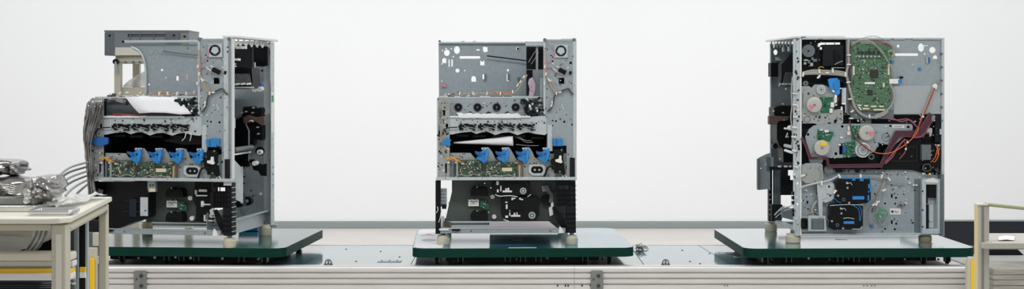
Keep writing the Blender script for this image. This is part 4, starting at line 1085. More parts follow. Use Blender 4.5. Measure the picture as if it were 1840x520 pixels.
# harness bands
for dy, r_, mm in ((0, .0055, 'wire_grey'), (5, .0065, 'wire_grey'), (3, .0042, 'wire_tan')):
    u.wire('wire_harness', mm, [(1442, 131 + dy * .4, -.008), (1460, 127 + dy, -.014), (1480, 127.5 + dy, -.014), (1502, 128.5 + dy, -.014), (1519, 131 + dy, -.010)], r_)
for x, y, a in ((1472, 128, 0), (1496, 127, 0), (1519, 134, 0), (1443, 134, 10), (1486, 131, 80), (1471, 138, 40)):
    u.tie('cable_tie', 'white_plastic', x, y, -.022, .006, .018 if a < 50 else .012, a)
u.wire('wire_harness', 'wire_grey', [(1525, 72, -.006), (1524, 90, -.012), (1525, 112, -.012), (1521, 132, -.012), (1525, 152, -.012), (1530, 172, -.012), (1535, 190, -.012), (1546, 204, -.012), (1562, 211, -.012), (1582, 209, -.012), (1596, 200, -.010)], .0058)
u.wire('wire_harness', 'wire_dark', [(1527, 74, -.006), (1528, 96, -.01), (1528, 120, -.01), (1526, 150, -.01), (1524, 180, -.01), (1526, 205, -.01)], .004)
for x, y, a in ((1525, 99, 90), (1525, 116, 90), (1524, 148, 80), (1545, 195, -40), (1562, 209, 0), (1527, 178, 80), (1531, 200, 60), (1529, 213, 90)):
    u.tie('cable_tie', 'white_plastic', x, y, -.020, .005, .016, a)
u.wire('wire_harness', 'wire_grey', [(1598, 150, -.006), (1604, 160, -.01), (1607, 176, -.012), (1600, 192, -.012), (1588, 202, -.012), (1572, 208, -.012)], .0046)
# grey motor plate with motor and board
mp = u.plate('motor_plate', 'zinc_warm', [(1440, 155), (1454, 155), (1458, 158), (1464, 152), (1478, 152), (1486, 155), (1500, 168), (1500, 197), (1515, 198), (1515, 220), (1512, 224), (1476, 223), (1470, 225), (1464, 222), (1440, 222)],
             [('c', 1453, 168.5, 2.6), ('c', 1501, 218, 2.6), ('r', 1442, 167, 1443.5, 196), ('c', 1463, 214, 1.2), ('c', 1471, 217, 1.2), ('c', 1442, 219.5, 1.6), ('c', 1487, 208, 1.2), ('c', 1490, 214, 1), ('c', 1462, 172, 1.4),
              ('c', 1449, 204, .8), ('c', 1511, 205, .8), ('c', 1445, 162, 1), ('c', 1508, 214, 1)], d=-.004, t=.003)
u.ring('stamped_ring', 'zinc_dark', 1450.5, 214.5, 5.2, 6.2, -.006, .002, mp)
gg = u.ring('gear', 'zinc_light', 1475.5, 161.5, 2, 8.2, -.014, .01); u.ring('gear_groove', 'zinc_dark', 1475.5, 161.5, 4.6, 5.2, -.015, .002, gg)
u.ring('gear', 'zinc_dark', 1448, 150, 1.6, 4.6, -.006, .008)
u.board('motor_board', 'pcb_plain', [(1473, 174), (1497, 175), (1496, 203), (1476, 203)], -.008, seed=11, n=10)
u.boxes('plug', 'white_plastic', [(1493, 184, 1499, 193, -.016, .01), (1491, 195, 1496, 203, -.014, .01), (1499, 176, 1504, 183, -.01, .01)])
u.motor(1464, 188.5, 14, -.030, 'motor', 'pink', (-6, 4))
u.boxes('black_sockets', 'black', [(1499, 190, 1511, 197, -.008, .01), (1511, 187, 1514, 192, -.008, .01), (1506, 160, 1512, 190, .0, .02)])
u.wires('thin_wires', 'wire_maroon', [[(1497, 190, -.01), (1503, 186, -.016), (1508, 178, -.012)], [(1499, 188, -.01), (1506, 182, -.016), (1506, 172, -.01)]], .0022)
u.box('white_bracket', 'zinc_light', 1513, 158, 1519, 186, -.010, .01)
bag = u.plate('blue_tape', 'blue_bright', [(1488, 143), (1493, 141), (1506, 140), (1508, 150), (1510, 155), (1510, 168), (1506, 172), (1500, 170), (1501, 163), (1492, 162), (1490, 152)], (), d=-.026, t=.014, bevel=.003)
u.plate('tape_fold', 'blue', [(1497, 150), (1509, 143), (1510, 155), (1500, 163)], (), d=-.030, t=.004, parent=bag, bevel=.001)
u.boxes('dark_parts', 'black', [(1516, 140, 1521, 158, -.004, .012), (1508, 136, 1518, 148, -.002, .01), (1515, 188, 1519, 206, -.002, .01)])
# ---- main board
mbp = [(1530, 79), (1536, 76), (1546, 76), (1546, 79), (1595, 79), (1600, 84), (1601, 196), (1590, 200), (1545, 200), (1532, 186), (1529, 150)]
mb_ = u.board('circuit_board', 'pcb', mbp, -.010, seed=21, n=190, chips=((1571, 133, 7, 7), (1563.5, 166.5, 4.6, 4.6), (1563, 149.5, 9, 1.8, 'white_plastic'), (1597, 125, 1.6, 10, 'tan_label'), (1588, 153, 1.6, 4, 'tan_label'), (1534, 127, 1.6, 8, 'tan_label')), smin=.8, smax=2.6)
for k in range(6):
    x = 1544.5 + k * 7
    u.disc('capacitor', 'solder', x, 101.5, 1.9, -.022, .012, mb_, 12)
    u.box('inductor', 'chip', x - 3, 92, x + 1, 97, -.018, .008, mb_)
for x, y in ((1551, 124.5), (1554, 111), (1553, 109)): u.disc('capacitor', 'solder', x, y, 2, -.02, .01, mb_, 12)
u.boxes('board_connectors', 'tan_label', [(1541, 188, 1548, 191, -.016, .006), (1553, 189, 1560, 192, -.016, .006), (1565, 190, 1575, 193, -.016, .006), (1580, 190, 1588, 193, -.016, .006), (1570, 196, 1590, 199, -.016, .006), (1550, 194, 1562, 197, -.016, .006)], mb_)
u.box('board_cover', 'zinc_dark', 1524, 76, 1529, 200, .0, .006)
u.box('board_carrier', 'zinc_dark', 1528, 198, 1606, 214, -.002, .005)
# cable arc over the board
u.wire('cable_arc', 'wire_grey', [(1530, 82, -.014), (1540, 74, -.024), (1556, 72, -.028), (1570, 78, -.03), (1582, 90, -.03), (1594, 108, -.028), (1603, 124, -.02), (1608, 144, -.01)], .0028)
u.wire('cable_arc', 'wire_tan', [(1534, 80, -.014), (1546, 74.5, -.022), (1562, 76, -.026), (1576, 84, -.028), (1588, 96, -.028)], .0022)
u.wire('thin_cable', 'wire_grey', [(1548, 70, -.016), (1560, 66, -.024), (1574, 65.5, -.026), (1590, 72, -.024), (1604, 82, -.014), (1616, 95, -.004)], .0015)
u.wires('thin_wires', 'wire_red', [[(1570, 73, -.01), (1584, 76, -.014), (1596, 80, -.012), (1603, 86, -.006)]], .0026)
u.ring('cable_coil', 'wire_tan', 1601, 96, 4, 6.5, -.012, .008)
u.ring('cable_coil', 'wire_green', 1600, 97, 3, 4.4, -.014, .006)
rb = u.box('flat_ribbon', 'white_plastic', 1598, 142, 1616, 150.5, -.014, .0015)
u.plate('ribbon_tip', 'blue', [(1614, 144), (1621, 141), (1620, 150), (1615, 151.5)], (), d=-.016, t=.004, parent=rb)
u.box('black_clip', 'black', 1617, 137.5, 1623, 141, -.006, .006)
for x, y, r_ in ((1604, 111, 2.6), (1653, 124, 2.6)): u.disc('blue_plug', 'blue', x, y, r_, -.004, .008, n=14)
u.plate('blue_hook', 'blue_deep', [(1669, 103), (1671, 104), (1671, 113), (1668, 113)], (), d=-.004, t=.008)
u.plate('grey_hook', 'solder', [(1664, 103), (1667, 105), (1668, 113), (1665, 115)], (), d=-.004, t=.008)
# wires down the right edge
u.plate('cable_exit', 'white_plastic', [(1676, 153), (1682, 150), (1685, 154), (1683, 161), (1677, 160)], (), d=-.012, t=.012, bevel=.002)
u.wire('wire_harness', 'wire_red', [(1679, 158, -.012), (1674, 172, -.014), (1667, 190, -.014), (1659, 208, -.016), (1650, 228, -.024), (1640, 246, -.03)], .003)
u.wire('wire_harness', 'wire_tan', [(1677, 158, -.012), (1671, 174, -.014), (1664, 192, -.014), (1655, 212, -.016)], .002)
u.wires('edge_wires', 'wire_grey', [[(1684, 104, -.004), (1690, 108, -.008), (1688, 112, -.006)], [(1684, 150, -.006), (1690, 146, -.01), (1689, 158, -.01), (1684, 164, -.006)]], .0015)
u.boxes('edge_clips', 'zinc_dark', [(1691, 215 - k * 24, 1694, 219 - k * 24, -.008, .01) for k in range(6)])
# ---- middle drive plate
u.box('dark_gap', 'black_soft', 1440, 206, 1694, 314, .03, .004)
dp = u.plate('drive_plate', 'zinc', [(1447, 246), (1454, 232), (1462, 226), (1474, 223.5), (1530, 222.5), (1608, 223), (1637, 223), (1640, 226), (1640, 232), (1638, 236), (1606, 262), (1580, 258), (1572, 272), (1560, 278), (1512, 284), (1492, 284), (1456, 283), (1452, 268)],
             [('c', 1452, 242, 2.5), ('c', 1513.5, 227.5, 2.6), ('c', 1502, 276.5, 2.8), ('c', 1463, 247, 1.2), ('c', 1462, 265, 1.2), ('c', 1600, 226.5, 2.2), ('c', 1632, 228.5, 2.6), ('r', 1508, 258, 1514, 278), ('c', 1572, 256, 1.5), ('c', 1549, 246, 1.4)], d=-.008, t=.003)
u.plate('label_plate', 'white_plastic', [(1604, 225), (1625, 225), (1625, 230), (1604, 230)], (), d=-.009, t=.001, parent=dp)
u.boxes('label_print', 'mark', [(1606, 226.5, 1623, 227.2, -.0098, .001), (1606, 228.2, 1620, 228.8, -.0098, .001)], dp)
for x, y in ((1592, 247), ): 
    u.ring('stamped_ring', 'zinc_dark', x, y, 6.4, 7.6, -.0095, .002, dp); u.plate('stamp', 'zinc_dark', [(x - 2, y - 3), (x - 1, y - 3), (x - 1, y + 1), (x + 2, y + 1), (x + 2, y + 2), (x - 2, y + 2)], (), d=-.0095, t=.002, parent=dp)
u.board('motor_board', 'pcb_plain', [(1470, 232), (1476, 236), (1497, 237), (1498, 240), (1492, 254), (1470, 252), (1468, 246)], -.012, seed=31, n=14, smin=1.2, smax=3)
u.motor(1477.5, 266, 14, -.032, 'motor', None)
u.plate('yellow_label', 'yellow', [(1475, 256), (1485, 256), (1486, 260), (1484, 263), (1474, 262)], (), d=-.0335, t=.003)
u.board('motor_board', 'pcb_plain', [(1531, 226), (1546, 226), (1546, 252), (1531, 252)], -.012, seed=32, n=12, smin=1.2, smax=3)
u.board('motor_board', 'pcb_plain', [(1517, 257), (1537, 254), (1538, 282), (1516, 283)], -.014, seed=33, n=16, smin=1.2, smax=3)
u.box('blue_connector', 'blue_deep', 1515, 263, 1520, 275, -.022, .008)
u.boxes('plug', 'white_plastic', [(1523, 236, 1528, 243, -.02, .01), (1524, 227, 1527, 235, -.02, .01), (1482, 234, 1489, 238, -.02, .01), (1473, 233, 1478, 235, -.018, .01), (1510, 246, 1514, 249, -.014, .01), (1507, 259, 1511, 262, -.014, .01)])
u.motor(1558, 239, 14, -.032, 'motor', 'pink', (8, 1))
cm = u.motor(1551, 270, 14, -.030, 'zinc_light', None)
u.ring('coil_groove', 'zinc_dark', 1551, 270, 9, 10.6, -.0300, .003, cm); u.ring('coil_groove', 'zinc', 1551, 270, 4, 5.2, -.0302, .003, cm)
u.disc('gear_cap', 'zinc_dark', 1556, 218, 10, .004, .01, n=26)
for x, y in ((1493, 283), (1500, 284), (1518, 281), (1525, 282), (1577, 263)): u.screw(x, y, -.012, 1.8, 'solder')
u.disc('rubber_foot', 'black', 1566, 282, 3, -.014, .01); u.ring('eyelet', 'zinc_dark', 1566, 282, 3, 5.4, -.012, .006)
# maroon flat cable in its duct
def duct(pts, w, d):
    """flat band following the points, w pixels wide"""
    k = S.k(d); q = [S.p(x, y, d) for x, y in pts]; L_, R_ = [], []
    for i, p in enumerate(q):
        a = q[max(i - 1, 0)]; b = q[min(i + 1, len(q) - 1)]
        d1 = (p - a); d2 = (b - p)
        if d1.length < 1e-6: d1 = d2
        if d2.length < 1e-6: d2 = d1
        d1 = d1.normalized(); d2 = d2.normalized()
        n1 = Vector((-d1.z, 0, d1.x)); n2 = Vector((-d2.z, 0, d2.x)); nn = (n1 + n2).normalized()
        hw = (w[i] if isinstance(w, list) else w) * k / 2 / max(.5, nn.dot(n1))
        L_.append((p.x + nn.x * hw, p.z + nn.z * hw)); R_.append((p.x - nn.x * hw, p.z - nn.z * hw))
    return L_ + R_[::-1]
path = [(1441, 248), (1449, 262), (1456, 284.5), (1486, 284.5), (1489, 299), (1583, 298), (1597, 270), (1613, 241), (1652, 241), (1676, 207)]
ws_ = [5, 5, 5, 5, 6, 7, 9, 12, 13, 15]
MB().plate(duct(path, ws_, -.020), (), -.020, -.012).build('cable_duct', 'wire_maroon', mr)
for e in (-.42, .42):
    o = MB()
    q = []
    for (x, y), w_ in zip(path, ws_): q.append((x, y, w_))
    pts3 = duct(path, [w_ * .84 for w_ in ws_], -.022); n_ = len(path)
    side = pts3[:n_] if e < 0 else pts3[n_:][::-1]
    o.tube([(a, -.0215, b) for a, b in side], .0011, 5, 0)
    o.build('duct_edge', 'maroon_edge', mr)
u.wires('pink_wires', 'wire_pink', [[(1590, 295, -.026), (1602, 284, -.03), (1612, 268, -.03), (1622, 254, -.028), (1632, 252, -.02)], [(1592, 291, -.026), (1604, 276, -.03), (1616, 262, -.03), (1626, 250, -.028)],
    [(1616, 286, -.01), (1626, 274, -.02), (1628, 262, -.02), (1624, 254, -.02)], [(1594, 213, -.01), (1612, 216, -.014), (1630, 214, -.014), (1640, 221, -.014), (1647, 228, -.014)], [(1604, 213, -.01), (1620, 219, -.014), (1636, 216, -.014), (1650, 232, -.014)],
    [(1640, 248, -.02), (1655, 246, -.022), (1664, 238, -.02), (1670, 226, -.02)]], .0026)
u.wires('orange_wire', 'wire_orange', [[(1528, 232, -.03), (1536, 246, -.036), (1548, 258, -.04), (1564, 270, -.04), (1580, 276, -.036), (1600, 275, -.034), (1618, 266, -.03), (1634, 254, -.03), (1648, 238, -.026), (1652, 222, -.02), (1660, 204, -.016)]], .0022)
u.wires('maroon_wire', 'wire_maroon', [[(1527, 216, -.02), (1530, 236, -.034), (1540, 252, -.04), (1556, 266, -.04), (1566, 272, -.04)]], .0026)
for x, y in ((1631, 256), (1628, 268), (1659, 210), (1565, 271)): u.disc('wire_clip', 'white_plastic', x, y, 1.8, -.036, .006, n=10)
# black power unit on the right
pu = u.plate('power_unit', 'black', [(1588, 270), (1606, 254), (1612, 260), (1648, 246), (1656, 250), (1656, 258), (1688, 258), (1690, 300), (1664, 312), (1640, 306), (1580, 305)], (), d=-.006, t=.03, bevel=.003)
u.plate('inner_frame', 'black_soft', [(1600, 292), (1606, 262), (1650, 262), (1650, 292)], [('p', [(1606, 288), (1610, 267), (1645, 267), (1645, 288)])], d=-.010, t=.005, parent=pu)
u.box('relay_box', 'zinc_dark', 1656.5, 260.5, 1673, 288, -.030, .026, pu, bevel=.0015)
u.wires('orange_wires', 'wire_orange', [[(1686, 263, -.012), (1683, 274, -.02), (1680, 284, -.02), (1672, 292, -.012)], [(1682, 263, -.012), (1687, 276, -.02), (1681, 290, -.02), (1676, 291, -.012)], [(1688, 266, -.012), (1685, 278, -.02)]], .002)
u.wires('black_coils', 'wire_dark', [[(1658, 300, -.012), (1662, 308, -.02), (1672, 306, -.02), (1670, 296, -.02), (1660, 297, -.02), (1658, 306, -.02)], [(1680, 304, -.012), (1686, 310, -.02), (1684, 302, -.02)]], .003)
u.boxes('right_brackets', 'zinc_light', [(1669, 231, 1675, 240, -.016, .01), (1674, 208, 1680, 218, -.02, .014), (1689, 232, 1692, 242, -.012, .01), (1684, 260, 1689, 263, -.012, .01)])
u.plate('grey_block', 'solder', [(1667, 232), (1673, 230), (1674, 244), (1671, 246), (1670, 238), (1666, 238)], (), d=-.022, t=.01)
u.box('dark_bay', 'black_soft', 1680, 205, 1692, 256, .002, .01)
u.disc('yellow_button', 'yellow', 1671, 313, 2, -.014, .006, n=12); u.disc('blue_button', 'blue_deep', 1676, 312, 1.8, -.014, .006, n=12)
# ---- lower plate
holes = [('c', 1442, 361, 2.2), ('c', 1451, 363, 2), ('c', 1452, 376, 1.6), ('c', 1461, 352, 1), ('c', 1572, 349, 1.6), ('c', 1574, 352, 1), ('r', 1601, 349, 1604, 356), ('r', 1606, 347, 1608, 350), ('c', 1610, 356, 2), ('c', 1613, 350, 1),
         ('c', 1590.5, 366, 1.8), ('c', 1608.5, 366.5, 1.8), ('c', 1625, 368, 1), ('c', 1627, 383, 1), ('r', 1601, 396, 1604, 403), ('r', 1606, 393, 1608, 396), ('c', 1610.5, 402.5, 2), ('c', 1590.5, 412, 1.8), ('c', 1608, 412.5, 2), ('c', 1641, 401, 1.5), ('c', 1613, 398, 1),
         ('c', 1449, 345, .9), ('c', 1614, 311, 1), ('c', 1621, 316, 1), ('c', 1618, 312, .9), ('c', 1627, 312, 1), ('c', 1632, 322, 1.4), ('c', 1586, 404, 1.2), ('c', 1573, 334, 1)]
u.plate('lower_plate', 'zinc', [(1440, 306), (1580, 306), (1588, 303), (1640, 306), (1664, 313), (1692, 316), (1692, 421), (1440, 421)], holes, d=.006, t=.002)
u.box('lower_backing', 'black_soft', 1442, 312, 1688, 418, .06, .004)
u.box('lower_rib', 'zinc_dark', 1644, 322, 1656, 420, .002, .004)
u.box('upper_lip', 'zinc_dark', 1486, 305, 1590, 312, -.002, .008)
for x in (1510, 1525, 1540, 1552): u.disc('snap', 'black', x, 308, 1.6, -.003, .002, n=10)
u.boxes('clips_black', 'black', [(1502, 303, 1514, 310, -.006, .01), (1537, 303, 1545, 310, -.006, .01)])
# black units with blue edges
for (X, Yy, W_, H_) in ((1502, 321, 63, 45), (1491, 367, 60, 46)):
    du = u.plate('feed_unit', 'black_gloss', [(X + 4, Yy), (X + W_ - 4, Yy), (X + W_, Yy + 4), (X + W_, Yy + H_ - 6), (X + W_ - 8, Yy + H_), (X + 12, Yy + H_), (X + 8, Yy + H_ + 1), (X, Yy + H_ - 4), (X, Yy + 6)], (), d=-.034, t=.036, bevel=.003)
    u.boxes('cover_panel', 'black', [(X + 26, Yy + 6, X + W_ - 8, Yy + 22, -.036, .003), (X + 6, Yy + 10, X + 20, Yy + 16, -.036, .003)], du)
    u.box('blue_label', 'blue_bright', X + 30 if X > 1495 else X + 25, Yy + 32 if X > 1495 else Yy + 31, X + 51 if X > 1495 else X + 44, Yy + 38 if X > 1495 else Yy + 36, -.0365, .003, du)
    if X > 1495:
        u.boxes('blue_edge', 'blue', [(X + 11, Yy - 1, X + 60, Yy + 1, -.036, .006), (X + 29, Yy + 1, X + 35, Yy + 4, -.036, .006), (X + 43, Yy + 1, X + 50, Yy + 5, -.036, .006), (X + 58, Yy + 10, X + 62, Yy + 18, -.036, .006), (X + 61, Yy, X + 63, Yy + 24, -.036, .006),
              (X + 57, Yy + 30, X + 60, Yy + 40, -.036, .006), (X + 58, Yy + 22, X + 60, Yy + 26, -.036, .006)], du)
    else:
        u.wires('blue_wire', 'blue', [[(X + 2, Yy - 4, -.036), (X + 8, Yy - 10, -.04), (X + 14, Yy - 4, -.04), (X + 20, Yy - 2, -.036)], [(X + 52, Yy + 4, -.036), (X + 57, Yy + 12, -.036), (X + 55, Yy + 30, -.036)], [(X + 40, Yy + 2, -.036), (X + 52, Yy + 10, -.037), (X + 53, Yy + 30, -.036)]], .0017, du)
        u.wires('bright_rods', 'zinc_light', [[(X + 24, Yy + 26, -.037), (X + 34, Yy + 25, -.037), (X + 44, Yy + 27, -.037)], [(X + 40, Yy + 45, -.036), (X + 54, Yy + 45, -.036), (X + 58, Yy + 40, -.036)], [(X, Yy + 3, -.036), (X + 30, Yy + 1, -.036), (X + 60, Yy + 2, -.036)]], .0016, du)
    u.wires('spring', 'white_metal', [[(X + 20, Yy + 10, -.037), (X + 26, Yy + 8, -.04), (X + 29, Yy + 12, -.037)]], .0013, du)
    for dx, dy in ((20, 8), (21, 17), (4, 31), (24, 44)): u.disc('screw_head', 'solder', X + dx, Yy + dy, 1.9, -.038, .004, du, 12)
    u.ring('round_mark', 'zinc_dark', X + 14, Yy + 38, 1.8, 3, -.036, .003, du)
# gearbox plates at the lower left
u.plate('gearbox', 'zinc_warm', [(1442, 298), (1450, 294), (1470, 293), (1478, 296), (1480, 322), (1470, 329), (1448, 330), (1441, 324)], [('c', 1449, 315, 1), ('c', 1456, 303, .9), ('c', 1474, 300, .9), ('c', 1465, 326, .9)], d=-.024, t=.028, bevel=.002)
u.disc('gearbox_cap', 'zinc_dark', 1467, 287, 12, -.020, .02, n=30)
u.disc('gear_cap', 'zinc_dark', 1489, 306, 8, -.012, .016, n=26)
g3 = u.plate('gear_cover', 'zinc_light', [(1470, 335), (1478, 330), (1484, 327), (1492, 326), (1499, 331), (1501, 340), (1499, 356), (1492, 362), (1484, 365), (1476, 362), (1472, 350)], [('c', 1490, 336, 2.2), ('c', 1480, 346, 1.8), ('c', 1492, 352, 2)], d=-.018, t=.012, bevel=.001)
u.plate('bracket', 'zinc_light', [(1468, 331), (1473, 329), (1476, 340), (1484, 342), (1486, 356), (1478, 358), (1478, 390), (1472, 392), (1470, 360)], (), d=-.022, t=.004)
u.wire('tube', 'zinc_light', [(1440, 337, -.02), (1452, 333, -.026), (1470, 329, -.028), (1488, 325, -.028), (1500, 320, -.026), (1508, 315, -.02)], .0042)
u.wire('hose', 'wire_grey', [(1462, 390, -.006), (1459, 378, -.012), (1463, 368, -.012), (1468, 362, -.008)], .0055)
u.wires('thin_wires', 'wire_grey', [[(1446, 386, -.01), (1462, 382, -.016), (1478, 388, -.016), (1488, 396, -.014), (1488, 406, -.01)], [(1470, 300, -.03), (1476, 308, -.03), (1474, 322, -.026), (1477, 330, -.024)]], .0018)
for (x, y, a) in ((1508, 317, -25), (1546, 317, 0), (1476, 329, 0), (1442, 316, 70), (1500, 345, 40)): u.tie('cable_clip', 'white_plastic', x, y, -.030, .007, .018, a)
# power inlet
pi = u.plate('inlet_panel', 'zinc_warm', [(1437, 388), (1454, 388), (1457, 387), (1484, 388), (1486, 417), (1437, 417)], (), d=-.012, t=.01)
u.plate('power_inlet', 'black', [(1441, 393), (1450, 393), (1452, 396), (1452, 410), (1449, 412), (1441, 412), (1440, 409), (1440, 395)], [('r', 1443, 397, 1449, 408)], d=-.022, t=.01, parent=pi)
u.box('inlet_pins', 'black_soft', 1443, 397, 1449, 408, -.014, .003, pi)
u.box('switch_cover', 'zinc_dark', 1460, 396, 1480, 412, -.02, .01, pi)
u.plate('white_frame', 'zinc_light', [(1452, 388), (1483, 388), (1485, 416), (1452, 416)], [('r', 1457, 393, 1481, 413)], d=-.018, t=.003)
# cables on the plain area
u.wires('grey_wires', 'wire_grey', [[(1592, 318, -.004), (1586, 334, -.012), (1582, 352, -.012), (1577, 372, -.012), (1577, 392, -.012), (1584, 405, -.008), (1590, 400, -.008), (1592, 394, -.006)], [(1596, 320, -.004), (1584, 340, -.012), (1574, 362, -.012), (1567, 370, -.012), (1562, 385, -.012), (1564, 400, -.01), (1568, 407, -.006)],
     [(1560, 317, -.006), (1580, 318, -.012), (1596, 323, -.014), (1612, 328, -.012), (1626, 330, -.006)]], .0028)
for (x, y, a) in ((1584, 317, 15), (1597, 322, -40), (1588, 342, 60), (1577, 363, 80), (1575, 367, 30), (1570, 368, 60)): u.tie('cable_tie', 'white_plastic', x, y, -.018, .006, .017, a)
u.wires('green_wires', 'wire_green', [[(1580, 394, -.012), (1578, 384, -.018), (1586, 379, -.018), (1594, 382, -.018), (1592, 390, -.018), (1584, 389, -.018), (1582, 382, -.016)], [(1578, 388, -.016), (1586, 394, -.018), (1595, 386, -.018), (1590, 378, -.018), (1580, 380, -.018)],
     [(1576, 396, -.014), (1576, 386, -.018), (1582, 377, -.018), (1593, 379, -.016)]], .0017)
u.box('small_white', 'white_plastic', 1578, 388, 1583, 393, -.012, .008)
lb = u.box('white_label', 'white_plastic', 1599, 375, 1618.5, 386, .0045, .0012)
u.boxes('label_print', 'mark', [(1602, 378.5, 1605, 383, .0036, .001), (1600.5, 380.2, 1607, 381.4, .0036, .001), (1608, 379, 1611, 380, .0036, .001), (1608, 382, 1612, 383, .0036, .001), (1613, 379.5, 1614.2, 382.5, .0036, .001)], lb)
u.wires('small_wires', 'wire_dark', [[(1612, 373, -.002), (1618, 368, -.006), (1624, 371, -.006), (1628, 365, -.003)], [(1616, 369, -.002), (1622, 374, -.006)]], .0016)
u.disc('white_plug', 'white_plastic', 1628, 366, 2.2, -.004, .008, n=12)
u.disc('blue_plug', 'blue', 1567.5, 406, 3.2, -.004, .008, n=16)
for x, y in ((1641, 333), (1646, 333), (1634, 329)): u.tie('clip', 'white_plastic', x, y, -.002, .009, .005, 0)
# tall bracket frame at the right
hf = u.plate('handle_frame', 'zinc_light', [(1657, 324), (1662, 322), (1690, 322), (1693, 326), (1693, 421), (1657, 421)], [('p', [(1664, 332), (1685, 332), (1685, 412), (1664, 412)])], d=-.020, t=.026, bevel=.001)
u.plate('handle_hood', 'white_metal', [(1662, 328), (1666, 322), (1678, 320), (1684, 324), (1686, 329)], (), d=-.024, t=.006, parent=hf)
u.box('handle_grip', 'black', 1668, 331, 1683, 356, -.012, .02, hf, bevel=.002)
u.box('grip_edge', 'zinc', 1683, 330, 1686, 366, -.016, .02, hf)
u.boxes('inner_bars', 'black_soft', [(1665, 368, 1669, 411, -.008, .01), (1664, 331, 1667, 366, -.008, .01)], hf)
u.boxes('inner_plates', 'zinc_light', [(1669, 368, 1677, 410, .0, .003), (1670, 396, 1676, 398, -.006, .006)], hf)
u.box('back_of_frame', 'zinc', 1664, 332, 1686, 412, .004, .002, hf)
u.box('side_wing', 'zinc_dark', 1691, 314, 1696, 424, -.03, .05)
u.box('side_cap', 'zinc_dark', 1685, 313, 1697, 365, .012, .004)
for y in (344, 378, 408): u.disc('snap', 'black', 1658, y, 1.4, -.022, .003, n=10)
u.clutter((1442, 298, 1500, 386), 40, -.004, 61)
u.clutter((1444, 226, 1640, 282), 44, -.008, 62, smax=2.6)
u.clutter((1442, 204, 1514, 222), 16, -.004, 63)
u.clutter((1500, 204, 1600, 222), 26, .0, 64, kinds=('clip', 'stud'))
u.clutter((1612, 206, 1690, 250), 22, .0, 65, kinds=('clip', 'stud'), mats=('black', 'zinc_dark', 'solder', 'white_plastic'))
u.clutter((1442, 74, 1516, 122), 26, .026, 66, mats=('zinc_dark', 'black', 'zinc', 'solder'))
u.clutter((1566, 312, 1655, 418), 34, .006, 67, mats=('black', 'zinc_dark', 'black', 'white_metal'), smax=2.4)
u.clutter((1657, 256, 1692, 316), 16, -.008, 68)
u.clutter((1488, 304, 1640, 311), 14, -.004, 69)
u.box('base_rail', 'zinc_light', 1437, 419, 1695, 424.5, -.008, .03, bevel=.001)
u.box('rear_base_rail', 'zinc', 1400, 398, 1660, 404, D - .03, .03)
MB().box(.0, .02, .04, D - .03, .045, .06).build('base_side_rail', 'zinc', mr)
MB().box(WR_ - .02, WR_, .04, D - .03, .045, .06).build('base_side_rail', 'zinc', mr)
rr_ = random.Random(2)
for k in range(26): u.tilt('post_clip', rr_.choice(['black', 'zinc_dark', 'white_metal', 'black_soft']), rr_.uniform(1427, 1437), rr_.uniform(76, 330), rr_.uniform(1.5, 4), rr_.uniform(2, 5), rr_.uniform(-40, 40), -.014, .004)
MB().box(WR_ - .002, WR_, .02, D, .28, .58).build('side_wall', 'zinc', mr)
# ------------------------------------------------------------------ plastic film, stand behind, cart, right frame
# crumpled film over the left machine's left column
rn = random.Random(12)
fl = []
cl = [(176, 177, .06), (171, 186, .0), (168, 205, -.01), (162, 230, -.015), (158, 258, -.015), (160, 292, -.015), (163, 324, -.015), (166, 352, -.015)]
wl = [22, 30, 30, 24, 15, 11, 13, 15]
rows_ = []
NU = 16
cl2 = catmull([Vector((a[0], a[1], a[2])) for a in cl], 4); wl2 = [wl[min(7, int(i / 4))] * (1 - (i / 4) % 1) + wl[min(7, int(i / 4) + 1)] * ((i / 4) % 1) for i in range(len(cl2))]
for i, c in enumerate(cl2):
    row = []
    for j in range(NU + 1):
        a = math.pi * (j / NU) * 1.0
        w = wl2[i] * (1 + rn.uniform(-.05, .05))
        px = c.x - w / 2 * math.cos(a) + rn.uniform(-.6, .6); dd = c.z - .035 * math.sin(a) + rn.uniform(-.004, .004) + .006 * math.sin(j * 2.1 + i * .3)
        row.append(POSE_L.p(px, c.y + rn.uniform(-.5, .5), dd))
    rows_.append(row)
fm = thing('plastic_film', 'wrinkled grey plastic film hanging down the left edge of the left machine', 'plastic film', POSE_L.o, POSE_L.yaw)
fm.scale = (POSE_L.sx, 1, 1)
MB().sheet(rows_).build('film', 'film', fm, solid=.001)
for k in range(3):
    a = -9 + 9 * k
    pts = [(cl[i][0] + a * wl[i] / 26 + rn.uniform(-1.5, 1.5), cl[i][1], cl[i][2] - .034 + rn.uniform(-.004, .004)) for i in range(8)]
    MB().tube([POSE_L.p(*q) for q in pts], .0030, 6).build('fold', random.choice(['film', 'foil']), fm)

# ---- stand with a grey unit behind the left machine
SY = 7.3
st = thing('display_stand', 'cream stand on tall posts behind the left machine', 'stand', (wx(232, SY), SY, 0))
ox = wx(232, SY)
def W_(px, py, Y): p = WP(px, py, Y); return (p.x, p.z)
def sbox(name, m, parent, o, x0, y0, x1, y1, Y, t, bevel=0):
    a = W_(x0, y1, Y); b = W_(x1, y0, Y)
    return MB().box(a[0] - o[0], b[0] - o[0], Y - o[1], Y + t - o[1], a[1] - o[2], b[1] - o[2]).build(name, m, parent, bevel=bevel)
o0 = (ox, SY, 0)
zt = wz(100, SY)
gx0_, gx1_ = wx(188, SY) - ox, wx(339, SY) - ox
H0_ = wz(55, SY) - zt
p1 = sbox('post', 'cream_post', st, o0, 205, 112, 216.5, 230, SY + .02, .04, .003); 
a = W_(205, 112, SY + .02)
MB().box(a[0] - ox, a[0] + .033 - ox, .02, .06, .03, a[1]).build('post', 'cream_post', st, bevel=.003)
bpy.data.objects.remove(p1)
a = W_(238, 112, SY + .30)
MB().box(a[0] - ox, a[0] + .036 - ox, .30, .336, .03, a[1]).build('post', 'cream_post', st, bevel=.003)
